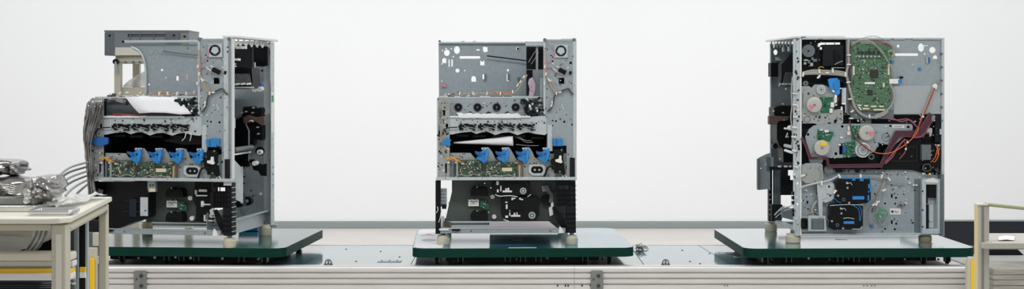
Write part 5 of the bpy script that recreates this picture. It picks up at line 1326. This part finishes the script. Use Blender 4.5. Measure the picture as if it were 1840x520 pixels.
MB().box(W_(205, 0, SY)[0] - ox, W_(345, 0, SY)[0] - ox, .02, .34, wz(112, SY) - .0, zt - .002).build('apron', 'cream_post', st, bevel=.004)
MB().box(gx0_ + .057, gx1_ - .073, -.0195, .215, zt, zt + H0_ * .337).build('upper_apron', 'cream_light', st, bevel=.003)
q = sbox('crossbar', 'zinc_light', st, o0, 208, 109, 262, 115, SY + .03, .012, .002)
for x in (214, 226, 240, 252):
    c = WP(x, 112, SY + .028); MB().cyl((c.x - ox, .016, c.z), 'y', .006, .014, 12).build('bolt', 'zinc_dark', q)
c = WP(208.5, 111, SY + .01); MB().cyl((c.x - ox, -.005, c.z), 'y', .014, .03, 18).build('pivot_knob', 'black', st)
MB().tube([(c.x - ox, .0, c.z), (c.x - ox + .004, -.002, c.z - .03), (c.x - ox + .010, -.002, c.z - .06)], .007, 8).build('lever', 'zinc', st)
sbox('lower_board', 'cream_post', st, o0, 208, 157, 262, 172, SY + .05, .25, .003)
MB().box(-.12, .42, .0, .36, 0, .03).build('base', 'cream_post', st, bevel=.004)
MB().box(W_(330, 0, SY)[0] - ox, W_(330, 0, SY)[0] + .036 - ox, .02, .06, .03, wz(112, SY)).build('post', 'cream_post', st, bevel=.003)
# grey unit on the stand
gu = thing('grey_unit', 'grey plastic machine unit resting on top of the cream stand at upper left', 'unit', (wx(270, SY), SY - .02, zt))
go = (wx(270, SY), SY - .02, zt)
gx0, gx1 = wx(188, SY - .02) - go[0], wx(339, SY - .02) - go[0]
H_ = wz(55, SY - .02) - zt
H2 = .0
body = MB().plate([(gx0, 0), (gx0, H_ * .92), (gx0 + .006, H_), (gx1, H_), (gx1, .02), (gx1 - .05, .02), (gx1 - .06, 0.0), (gx1 - .07, 0), (gx1 - .07, H_ * .34), (gx0 + .055, H_ * .34), (gx0 + .05, 0)], [[(gx0 + .19 * .62, H_ * .74), (gx1 - .06, H_ * .74), (gx1 - .06, H_ * .86), (gx0 + .19 * .62, H_ * .86)]], 0, .24).build('body', 'grey_bin', gu)
MB().box(gx0 + .1, gx1 - .055, .012, .02, H_ * .70, H_ * .88).build('recess', 'grey_bin_dark', gu)
MB().box(gx0 - .002, gx1 + .002, -.004, .244, H_ - .006, H_ + .002).build('lid', 'grey_bin', gu, bevel=.002)
MB().box(gx0, gx0 + .048, -.003, .0, .005, H_ - .012).build('front_corner', 'grey_bin_dark', gu, bevel=.002)
for f_ in (.30, .42, .58, .72):
    MB().box(gx0 + (gx1 - gx0) * f_, gx0 + (gx1 - gx0) * f_ + .005, -.003, 0, H_ * .62, H_ - .012).build('rib', 'grey_bin_dark', gu)
MB().box(gx1 - .115, gx1 - .045, -.004, .0, .01, H_ - .012).build('side_panel', 'grey_bin_dark', gu, bevel=.002)
MB().box(gx1 - .042, gx1 - .002, -.003, .0, .03, H_ - .012).build('end_panel', 'cast', gu, bevel=.002)
for (dx, z) in ((-.075, H_ - .025), (gx0 * 0 - .02, H_ - .03)): MB().cyl((gx1 + dx, -.005, z), 'y', .006, .004, 12).build('screw', 'black', gu)
MB().cyl((gx0 + .026, -.005, H_ - .026), 'y', .006, .004, 12).build('screw', 'black', gu)
MB().box(gx0 + .001, gx0 + .004, .0, .3, .02, .06).build('side_groove', 'grey_bin_dark', gu)
# clear plastic sheet leaning under it
cf = thing('clear_plastic_sheet', 'translucent clear plastic sheet draped below the grey unit beside its post', 'plastic film', (wx(240, SY), SY + .06, wz(158, SY)))
cfo = Vector(cf.location)
rows_ = []
for i in range(9):
    t = i / 8; row = []
    for j in range(9):
        s_ = j / 8
        px = 221 + 43 * s_; ytop = 155 - 29 * s_ ** .8; py = ytop + (156.2 - ytop) * t
        row.append(WP(px + rn.uniform(-.8, .8), py + rn.uniform(-.6, .6), SY + .02 + .02 * math.sin(s_ * 9 + t * 3) + .03 * t) - cfo)
    rows_.append(row)
MB().sheet(rows_).build('film', 'film_clear', cf, solid=.0008, sub=1)

# ---- cream cart in the left foreground
TZc = 1.0
cart = thing('work_cart', 'cream aluminium-frame work cart in the left foreground with a light top', 'cart', (-1.7, 4.15, 0))
co = Vector((-1.7, 4.15, 0))
YF, YB = 3.80, 4.50
XR = wx(119, YF); XRb = wx(197, YB - .02)
XL = -2.55
# top: light laminate with rounded front right corner and aluminium edging
outline = [(XL, YF - .03), (XR - .05, YF - .03), (XR - .01, YF - .022), (XR + .010, YF + .01), (XRb + .002, YB), (XL, YB)]
MB().plate([(x - co.x, y - co.y) for x, y in outline], (), TZc - .015, TZc, lambda v: (v[0], v[2], v[1])).build('table_top', 'cream_light', cart, bevel=.003)
def post(x, y, w, z0=.06, z1=TZc - .02, name='post', m='cream_post'):
    o = MB().plate([(x - w - co.x, y - co.y), (x - co.x, y - co.y), (x - co.x, y + w - co.y), (x - w - co.x, y + w - co.y)], (), z0, z1, lambda v: (v[0], v[2], v[1])).build(name, m, cart, bevel=.004)
    return o
post(XR, YF, .0405)
MB().box(XR - .0275 - co.x, XR - .013 - co.x, YF - .0015 - co.y, YF - co.y, .1, TZc - .045).build('post_groove', 'cream_light', cart)
post(XRb - .002, YB - .045, .026)
post(XL + .05, YF, .04); post(XL + .05, YB - .045, .04)
MB().box(XL - co.x, XR - .041 - co.x, YF + .005 - co.y, YF + .03 - co.y, TZc - .036, TZc - .02).build('top_rail', 'cream_post', cart, bevel=.002)
a = Vector((XR - .012, YF + .042, TZc - .034)); b = Vector((XRb - .012, YB - .047, TZc - .034))
MB().tube([a - co, b - co], .0125, 10).build('side_rail', 'cream_post', cart)
c = Vector((XRb - .010, YB - .046, TZc - .040)) - co
MB().cyl(c, 'y', .012, -.004, 16).cyl(c + Vector((0, -.004, 0)), 'y', .006, -.004, 10).build('bolt', 'zinc', cart)
# shelves and rails underneath
def crail(py0, py1, Y, m, name, x0=-2.55, x1=None, t=.03, bevel=.002):
    x1 = XR - .05 if x1 is None else x1
    return MB().box(x0 - co.x, x1 - co.x, Y - co.y, Y + t - co.y, wz(py1, Y), wz(py0, Y)).build(name, m, cart, bevel=bevel)
crail(455, 470, 4.0, 'cream_light', 'shelf_rail', bevel=.006, t=.06)
crail(470, 480, 4.02, 'tub', 'shelf_edge', t=.04)
crail(480, 484, 4.015, 'wire_grey', 'blue_grey_strip', t=.03)
crail(484, 492, 4.0, 'yellow', 'yellow_strip', t=.04)
crail(492, 505, 3.99, 'tub', 'lower_rail', t=.06, bevel=.004)
crail(505, 509, 4.03, 'grey_bin_dark', 'shelf_lip', t=.03)
z_ = wz(509, 3.99)
MB().box(XL - co.x, XR - .14 - co.x, 4.01 - co.y, 4.40 - co.y, z_ - .03, z_ - .006).build('lower_shelf', 'grey_bin_dark', cart)
for k in range(5): MB().box(XL - co.x, XR - .05 - co.x, 4.004 - co.y, 4.012 - co.y, z_ - .008 - k * .006, z_ - .005 - k * .006).build('mat_rib', 'black_soft', cart)
MB().box(XL - co.x, XRb - .06 - co.x, 4.42 - co.y, 4.43 - co.y, wz(455, 4.42), TZc - .04).build('back_board', 'black_soft', cart)
for (x, y) in ((XR, YF), (XRb - .002, YB - .045), (XL + .05, YF), (XL + .05, YB - .045)):
    MB().cyl((x - .02 - co.x, y + .02 - co.y, 0), 'z', .022, .012, 18).cyl((x - .02 - co.x, y + .02 - co.y, .012), 'z', .007, .05, 10).build('leveling_foot', 'alu_dark', cart)
# slim dark uprights of the cart's tool rack
for px0, px1, m, Y in ((135, 140, 'zinc', 4.30), (141.5, 153, 'black_soft', 4.34), (153.5, 157.5, 'zinc_light', 4.30), (121, 133, 'zinc_dark', 4.36)):
    MB().box(wx(px0, Y) - co.x, wx(px1, Y) - co.x, Y - co.y, Y + .012 - co.y, .2, TZc - .022).build('rack_bar', m, cart)
for py0, py1, m in ((481, 492, 'yellow'), (492, 512, 'tub'), (469, 481, 'blue_bright')):
    MB().box(wx(121, 4.28) - co.x, wx(134.5, 4.28) - co.x, 4.28 - co.y, 4.29 - co.y, wz(py1, 4.28), wz(py0, 4.28)).build('rack_label', m, cart)
MB().box(wx(143, 4.28) - co.x, wx(153, 4.28) - co.x, 4.28 - co.y, 4.29 - co.y, wz(489, 4.28), wz(481, 4.28)).build('rack_label', 'yellow', cart)
MB().box(wx(143, 4.28) - co.x, wx(153, 4.28) - co.x, 4.28 - co.y, 4.29 - co.y, wz(500, 4.28), wz(489.5, 4.28)).build('rack_label', 'paper', cart)
cc = WP(129, 406, 4.28) - co; MB().cyl(cc, 'y', .010, .012, 16).build('rack_knob', 'cream_light', cart)

# the curved white tub hanging under the top
tub = thing('plastic_tub', 'pale rounded plastic tub with a yellowish band under the cart top', 'tub', (wx(0, 4.15), 4.15, wz(455, 4.15)))
to = Vector(tub.location)
prof = [(-.35, 408), ( wx(66, 4.15) - to.x, 408)]
N = 12; pts = []
x_r = wx(67, 4.15) - to.x; x_m = wx(14, 4.15) - to.x
zt_ = wz(407, 4.15) - to.z; zm = wz(425, 4.15) - to.z; zb = wz(454, 4.15) - to.z
pts = [(-.4, zt_), (x_r, zt_), (x_r - .006, zm)]
for i in range(N + 1):
    t = math.pi / 2 * i / N
    pts.append((x_m + (x_r - .01 - x_m) * math.cos(t), zb + (zm - zb) * (1 - math.sin(t))))
pts.append((-.4, zb))
MB().plate(pts, (), 0, .22).build('body', 'tub', tub, bevel=.008)
bp = []
for i in range(9): bp.append((-.4 + (x_r + .39) * i / 8, -.003, zm + .006 + .010 * math.sin(i / 8 * math.pi)))
MB().tube(bp, .0085, 8).build('band', 'cream_light', tub)
# bundle of wrapped hoses beside the tub
hs = thing('hose_bundle', 'bundle of grey corrugated hoses curving down beside the pale tub', 'hoses', tuple(WP(75, 455, 4.05)))
ho = Vector(hs.location)
for k in range(5):
    dx = k * 4.2
    pts = [WP(66 + dx, 405, 4.08 + k * .01), WP(67 + dx, 415, 4.06), WP(63 + dx, 428, 4.05), WP(56 + dx, 440, 4.05), WP(46 + dx, 452, 4.06)]
    MB().tube([p - ho for p in pts], .0042, 8).build('hose', ['film', 'zinc_light', 'foil', 'zinc_light', 'film'][k], hs)

# ---- wrapped metal devices on the cart
def blob(name, mat_, parent, o, px0, py0, px1, py1, Y, dep, seed, amp=.05, n=22):
    """rounded lumpy body resting on its base"""
    rr = random.Random(seed)
    a = WP(px0, py1, Y) - o; b = WP(px1, py0, Y) - o
    cxx, czz = (a.x + b.x) / 2, (a.z + b.z) / 2; hx, hz, hy = (b.x - a.x) / 2, (b.z - a.z) / 2, dep / 2
    cy = Y + hy - o.y
    m = MB(); rows = []
    ph = [(rr.uniform(0, 6), rr.uniform(2, 5), rr.uniform(2, 6)) for _ in range(4)]
    for i in range(n + 1):
        th = math.pi * i / n; row = []
        for j in range(n * 2 + 1):
            p = math.pi * j / n
            x, y, z = math.sin(th) * math.cos(p), math.sin(th) * math.sin(p), math.cos(th)
            s = 1 / max(1e-6, (abs(x) ** 3.4 + abs(y) ** 3.4 + abs(z) ** 3.4) ** (1 / 3.4))
            d = 1 + amp * sum(math.sin(q[0] + q[1] * x * 2 + q[2] * z * 2 + 3 * y) for q in ph) / 2
            row.append(Vector((cxx + hx * x * s * d, cy + hy * y * s * d, czz + hz * max(z * s * d, -1))))
        rows.append(row)
    for r_ in rows: r_[-1] = r_[0]
    return m.sheet(rows).build(name, mat_, parent)
dv = thing('wrapped_device', 'shiny wrapped metal device lying on the cart top at far left', 'device', tuple(WP(40, 374, 4.05)))
dv.location.z = TZc
do = Vector(dv.location)
def dz(py, Y): return wz(py, Y)
blob('wrapped_body', 'foil', dv, do, -60, 322, 60, 372, 4.02, .22, 3, .06)
blob('wrapped_end', 'foil', dv, do, 42, 319, 87, 361, 3.98, .20, 5, .09)
a = WP(-60, 388, 3.96) - do
MB().box(WP(-60, 0, 3.96).x - do.x, WP(62, 0, 3.96).x - do.x, -.09, .12, .0005, .018).build('base_plate', 'steel_bright', dv, bevel=.004)
MB().box(WP(-60, 0, 3.96).x - do.x, WP(56, 0, 3.96).x - do.x, -.07, .10, .018, .040).build('foam_pad', 'cast', dv, bevel=.004)
for x, y, r_ in ((47, 346, .013), (49, 354, .011), (47, 362, .010), (61, 345, .006), (69, 343, .006)):
    c = WP(x, y, 3.97) - do; MB().lathe((c.x, c.y - .006, c.z), 'y', [(0, 0), (r_ * .7, .001), (r_, .006), (r_, .03), (0, .03)], 16).build('chrome_knob', 'steel_bright', dv)
for k in range(5):
    pts = [WP(-20 + k * 6, 330 + k * 4, 4.0), WP(15, 331 + k * 4, 3.985), WP(34, 335 + k * 3, 3.98), WP(58, 324 + k * 3, 3.98), WP(80, 334 + k * 2, 4.0)]
    MB().tube([p - do for p in pts], .003, 6).build('fold', 'foil', dv)
d2 = thing('wrapped_bracket', 'darker crumpled metal bracket stacked on top of the shiny wrapped device', 'device', tuple(WP(10, 318, 4.12)))
d2o = Vector(d2.location)
blob('bracket_body', 'foil', d2, d2o, -60, 288, 28, 318, 4.1, .16, 8, .08)
blob('bracket_head', 'film', d2, d2o, 14, 291, 31, 315, 4.08, .10, 9, .08, 14)
c = WP(30, 296, 4.12) - d2o; MB().cyl(c, 'x', .006, .028, 14).cyl(c + Vector((.026, 0, 0)), 'x', .0075, .006, 14).build('nozzle', 'zinc_dark', d2)
c = WP(28, 303, 4.12) - d2o; MB().box(c.x, c.x + .018, -.02, .02, c.z - .012, c.z + .01).build('nozzle_block', 'zinc_dark', d2, bevel=.002)
# hoses from film to cart
gc = thing('hose_bundle', 'fan of grey flexible hoses running from the plastic film down to the cart top', 'hoses', tuple(WP(120, 350, 4.6)))
gco = Vector(gc.location)
for k in range(6):
    e = [(86, 334), (84, 340), (92, 346), (100, 350), (118, 352), (134, 356)][k]
    s0 = (157, 292 + k * 8)
    mid = ((e[0] * .45 + s0[0] * .55), (e[1] * .4 + s0[1] * .6) - 7 + k * 1.2)
    pts = [WP(s0[0], s0[1], 5.7), WP(*mid, 5.0), WP(e[0] * .8 + s0[0] * .2, e[1] * .75 + s0[1] * .25 - 2, 4.6), WP(e[0], e[1], 4.35)]
    MB().tube([p - gco for p in pts], .0040, 8, 6).build('hose', ['wire_grey', 'zinc_dark', 'wire_grey', 'zinc_dark', 'wire_grey', 'film'][k], gc)
# clear film spread on the cart top
cs = thing('clear_plastic_sheet', 'clear crumpled plastic sheet spread over the right end of the cart top', 'plastic film', (wx(130, 4.2), 4.2, TZc))
cso = Vector(cs.location); rows_ = []
for i in range(12):
    row = []
    for j in range(16):
        x = -1.335 + .075 * j / 15; y = 4.02 + .42 * i / 11
        row.append(Vector((x + rn.uniform(-.004, .004) - cso.x, y - cso.y + rn.uniform(-.006, .006), .004 + rn.uniform(0, .014) + (.010 * max(0, math.sin(i * .9 + j * .5))))))
    rows_.append(row)
MB().sheet(rows_).build('film', 'film_clear', cs, solid=.0008, sub=1)
sp = thing('steel_tray', 'flat bright steel tray lying on the front edge of the cart top', 'tray', tuple(WP(110, 388, 3.86)))
sp.location.z = TZc
so = Vector(sp.location)
xa, xb = wx(56, 3.86) - so.x, wx(128, 3.86) - so.x
MB().plate(rrect(xa, -.02, xb, .07, .012), (), .0, .004, lambda v: (v[0], v[2], v[1])).build('base', 'steel_bright', sp)
MB().tube([(p[0], p[1], .010) for p in rrect(xa, -.02, xb, .07, .012)] + [(rrect(xa, -.02, xb, .07, .012)[0][0], rrect(xa, -.02, xb, .07, .012)[0][1], .010)], .006, 8, 0).build('rim', 'steel_bright', sp)
MB().box(wx(100, 3.88) - so.x, wx(120, 3.88) - so.x, .0, .03, .004, .008).build('label', 'tan_label', sp)

# ---- yellow-edged guard next to the cart, in front of the conveyor end
gd = thing('guard_post', 'cream guard plate with a yellow edge between cart and conveyor', 'guard', (wx(165, 5.2), 5.2, 0))
g0 = Vector(gd.location)
def gb(name, m, px0, py0, px1, py1, Y, t, z0=None, bevel=.002):
    zz = wz(py1, Y) if z0 is None else z0
    return MB().box(wx(px0, Y) - g0.x, wx(px1, Y) - g0.x, Y - g0.y, Y + t - g0.y, zz, wz(py0, Y)).build(name, m, gd, bevel=bevel)
gb('plate', 'cream_post', 157, 446, 173, 0, 5.2, .02, .02)
gb('yellow_edge', 'yellow', 161, 465, 169, 0, 5.185, .012, .02)
gb('upper_block', 'cream_post', 166, 419, 182, 443, 5.25, .03)
gb('lower_block', 'cream_light', 170, 462, 184, 475, 5.24, .03)
gb('dark_back', 'black_soft', 158, 396, 184, 420, 5.3, .02)
gb('stem', 'zinc_dark', 172, 440, 176, 0, 5.26, .03, .02)
gb('upper_plate', 'zinc_dark', 158, 418, 168, 446, 5.27, .02)
MB().box(-.06, .06, -.06, .10, 0, .02).build('base', 'cream_post', gd, bevel=.003)

# ---- right frame
FY = 4.28
fr = thing('tool_stand', 'cream-grey aluminium frame with a ledge in the right foreground', 'frame', (wx(1766, FY), FY, 0))
fo = Vector(fr.location)
xl_, xr_ = wx(1758, FY), wx(1778, FY)
MB().box(xl_ - fo.x, xr_ - fo.x, 0, .036, .02, wz(370, FY)).build('post', 'frame_grey', fr, bevel=.003)
MB().box(xl_ + .010 - fo.x, xl_ + .016 - fo.x, -.0012, 0, .02, wz(372, FY)).build('post_groove', 'cast', fr)
MB().box(xl_ - .0012 - fo.x, xl_ - fo.x, .001, .035, .02, wz(369, FY)).build('yellow_edge', 'yellow_pale', fr)
MB().box(xl_ - .002 - fo.x, xr_ + .001 - fo.x, -.002, .038, wz(370, FY), wz(366.5, FY)).build('cap', 'cream_light', fr, bevel=.001)
a = Vector((xr_ - .01, FY + .02, wz(368.5, FY))); bY = 4.10; b = Vector((wx(1870, bY), bY, a.z))
MB().tube([a - fo, b - fo], .0052, 8).build('top_rail', 'olive_rail', fr)
MB().box(b.x - .02 - fo.x, b.x + .02 - fo.x, b.y - .02 - fo.y, b.y + .02 - fo.y, .02, b.z + .004).build('post', 'frame_grey', fr, bevel=.003)
lz = wz(431, FY)
MB().plate([(wx(1762, FY) - fo.x, -.020), (wx(1762, FY) + .34 - fo.x, -.020), (wx(1762, FY) + .34 - fo.x, .26), (xr_ + .06 - fo.x, .26), (xr_ + .001 - fo.x, .037), (xr_ + .001 - fo.x, -.001), (wx(1762, FY) - fo.x, -.001)], (), lz - .026, lz - .008, lambda v: (v[0], v[2], v[1])).build('ledge', 'frame_grey', fr, bevel=.002)
MB().box(xr_ - .012 - fo.x, xr_ + .006 - fo.x, -.008, .0, wz(445, FY), wz(434, FY)).build('ledge_clamp', 'cream_post', fr, bevel=.002)
pw = thing('folded_paper', 'folded white paper resting on the ledge of the right frame', 'paper', tuple(WP(1795, 437, 4.36)))
pw.location.z = lz - .008
po_ = Vector(pw.location)
a0 = wx(1783, 4.36) - po_.x; a1 = wx(1813, 4.36) - po_.x
rows_ = [[Vector((a0 + (a1 - a0) * j / 6 + .012 * i, -.05 + .1 * i / 3, .0015 + .003 * (1 - abs(j / 3 - 1)) + .0008 * i)) for j in range(7)] for i in range(4)]
MB().sheet(rows_).build('sheet', 'paper', pw, solid=.0008, sub=1)
# yellow column between conveyor end and frame
yc = thing('guard_post', 'short cream guard post with a yellow edge at the right end of the conveyor', 'guard', (wx(1744, 5.3), 5.3, 0))
yo = Vector(yc.location); yz = wz(463, 5.3)
MB().plate([(wx(1738.5, 5.3) - yo.x, .02), (wx(1738.5, 5.3) - yo.x, yz - .02), (wx(1742, 5.3) - yo.x, yz), (wx(1752, 5.3) - yo.x, yz), (wx(1752, 5.3) - yo.x, .02)], (), 0, .03).build('post', 'cream_post', yc, bevel=.003)
MB().box(wx(1744.5, 5.3) - yo.x, wx(1752.5, 5.3) - yo.x, -.003, .0, .02, yz - .01).build('yellow_edge', 'yellow', yc)
MB().box(-.05, .05, -.04, .08, 0, .02).build('base', 'cream_post', yc, bevel=.003)
# stack of cardboard / panels on a low table at the far right
sk = thing('panel_stack', 'stack of grey-beige flat panels at the lower right behind the frame', 'stack', (wx(1820, 5.6), 5.6, 0))
ko = Vector(sk.location); kz = wz(485, 5.6)
x0_ = wx(1788, 5.6) - ko.x; x1_ = x0_ + .62
n_ = 26; hh = (kz - .08) / n_
for k in range(n_):
    dx = rn.uniform(-.006, .006); dy = rn.uniform(0, .008)
    MB().box(x0_ + dx, x1_ + dx, dy, .27 + dy, .08 + hh * k + .0015, .08 + hh * (k + 1)).build('panel', 'card', sk)
MB().box(x0_, x1_, 0, .28, .05, .0805).box(x0_, x1_, .0, .06, 0, .05).box(x0_, x1_, .22, .28, 0, .05).build('skid', 'cream_post', sk)
# low dark board along the wall at right
BY = 11.35
db = thing('dark_partition', 'long low dark partition board standing on the floor at the right', 'board', (wx(1800, BY), BY, 0))
bo = wx(1800, BY)
zt2 = wz(397, BY)
MB().box(wx(1690, BY) - bo, 1.6, 0, .04, .0, zt2).build('board', 'dark_board', db)
MB().box(wx(1690, BY) - .002 - bo, 1.602, -.003, .043, zt2 - .006, zt2 + .004).build('edge', 'skirting', db)
# grey bench segment behind the conveyor end
gs = thing('side_bench', 'low grey bench beyond the right end of the conveyor', 'bench', (wx(1790, 6.6), 6.6, 0))
gb0 = Vector(gs.location); z_b = wz(457, 7.0)
MB().box(wx(1700, 6.9) - gb0.x, wx(1700, 6.9) + 1.3 - gb0.x, -.25, .60, z_b - .03, z_b).build('bench_top', 'card_top', gs, bevel=.003)
for x in (.02, 1.2):
    for y in (-.22, .26): MB().box(wx(1700, 6.9) - gb0.x + x, wx(1700, 6.9) - gb0.x + x + .04, y, y + .03, 0, z_b - .03).build('leg', 'cast', gs)
# black case on the bench
bc = thing('black_tray', 'low black tray with a slanted end on the grey bench behind the right frame', 'tray', (wx(1805, 6.95), 6.95, z_b))
bo2 = wx(1805, 6.95)
MB().plate([(wx(1756, 6.95) - bo2, 0), (wx(1840, 6.95) - bo2, 0), (wx(1828, 6.95) - bo2, .031), (wx(1756, 6.95) - bo2, .031)], (), 0, .16).build('body', 'black_soft', bc, bevel=.002)
MB().box(wx(1756, 6.95) - bo2, wx(1828, 6.95) - bo2, -.002, .0, .027, .033).build('rim', 'grey_bin_dark', bc)
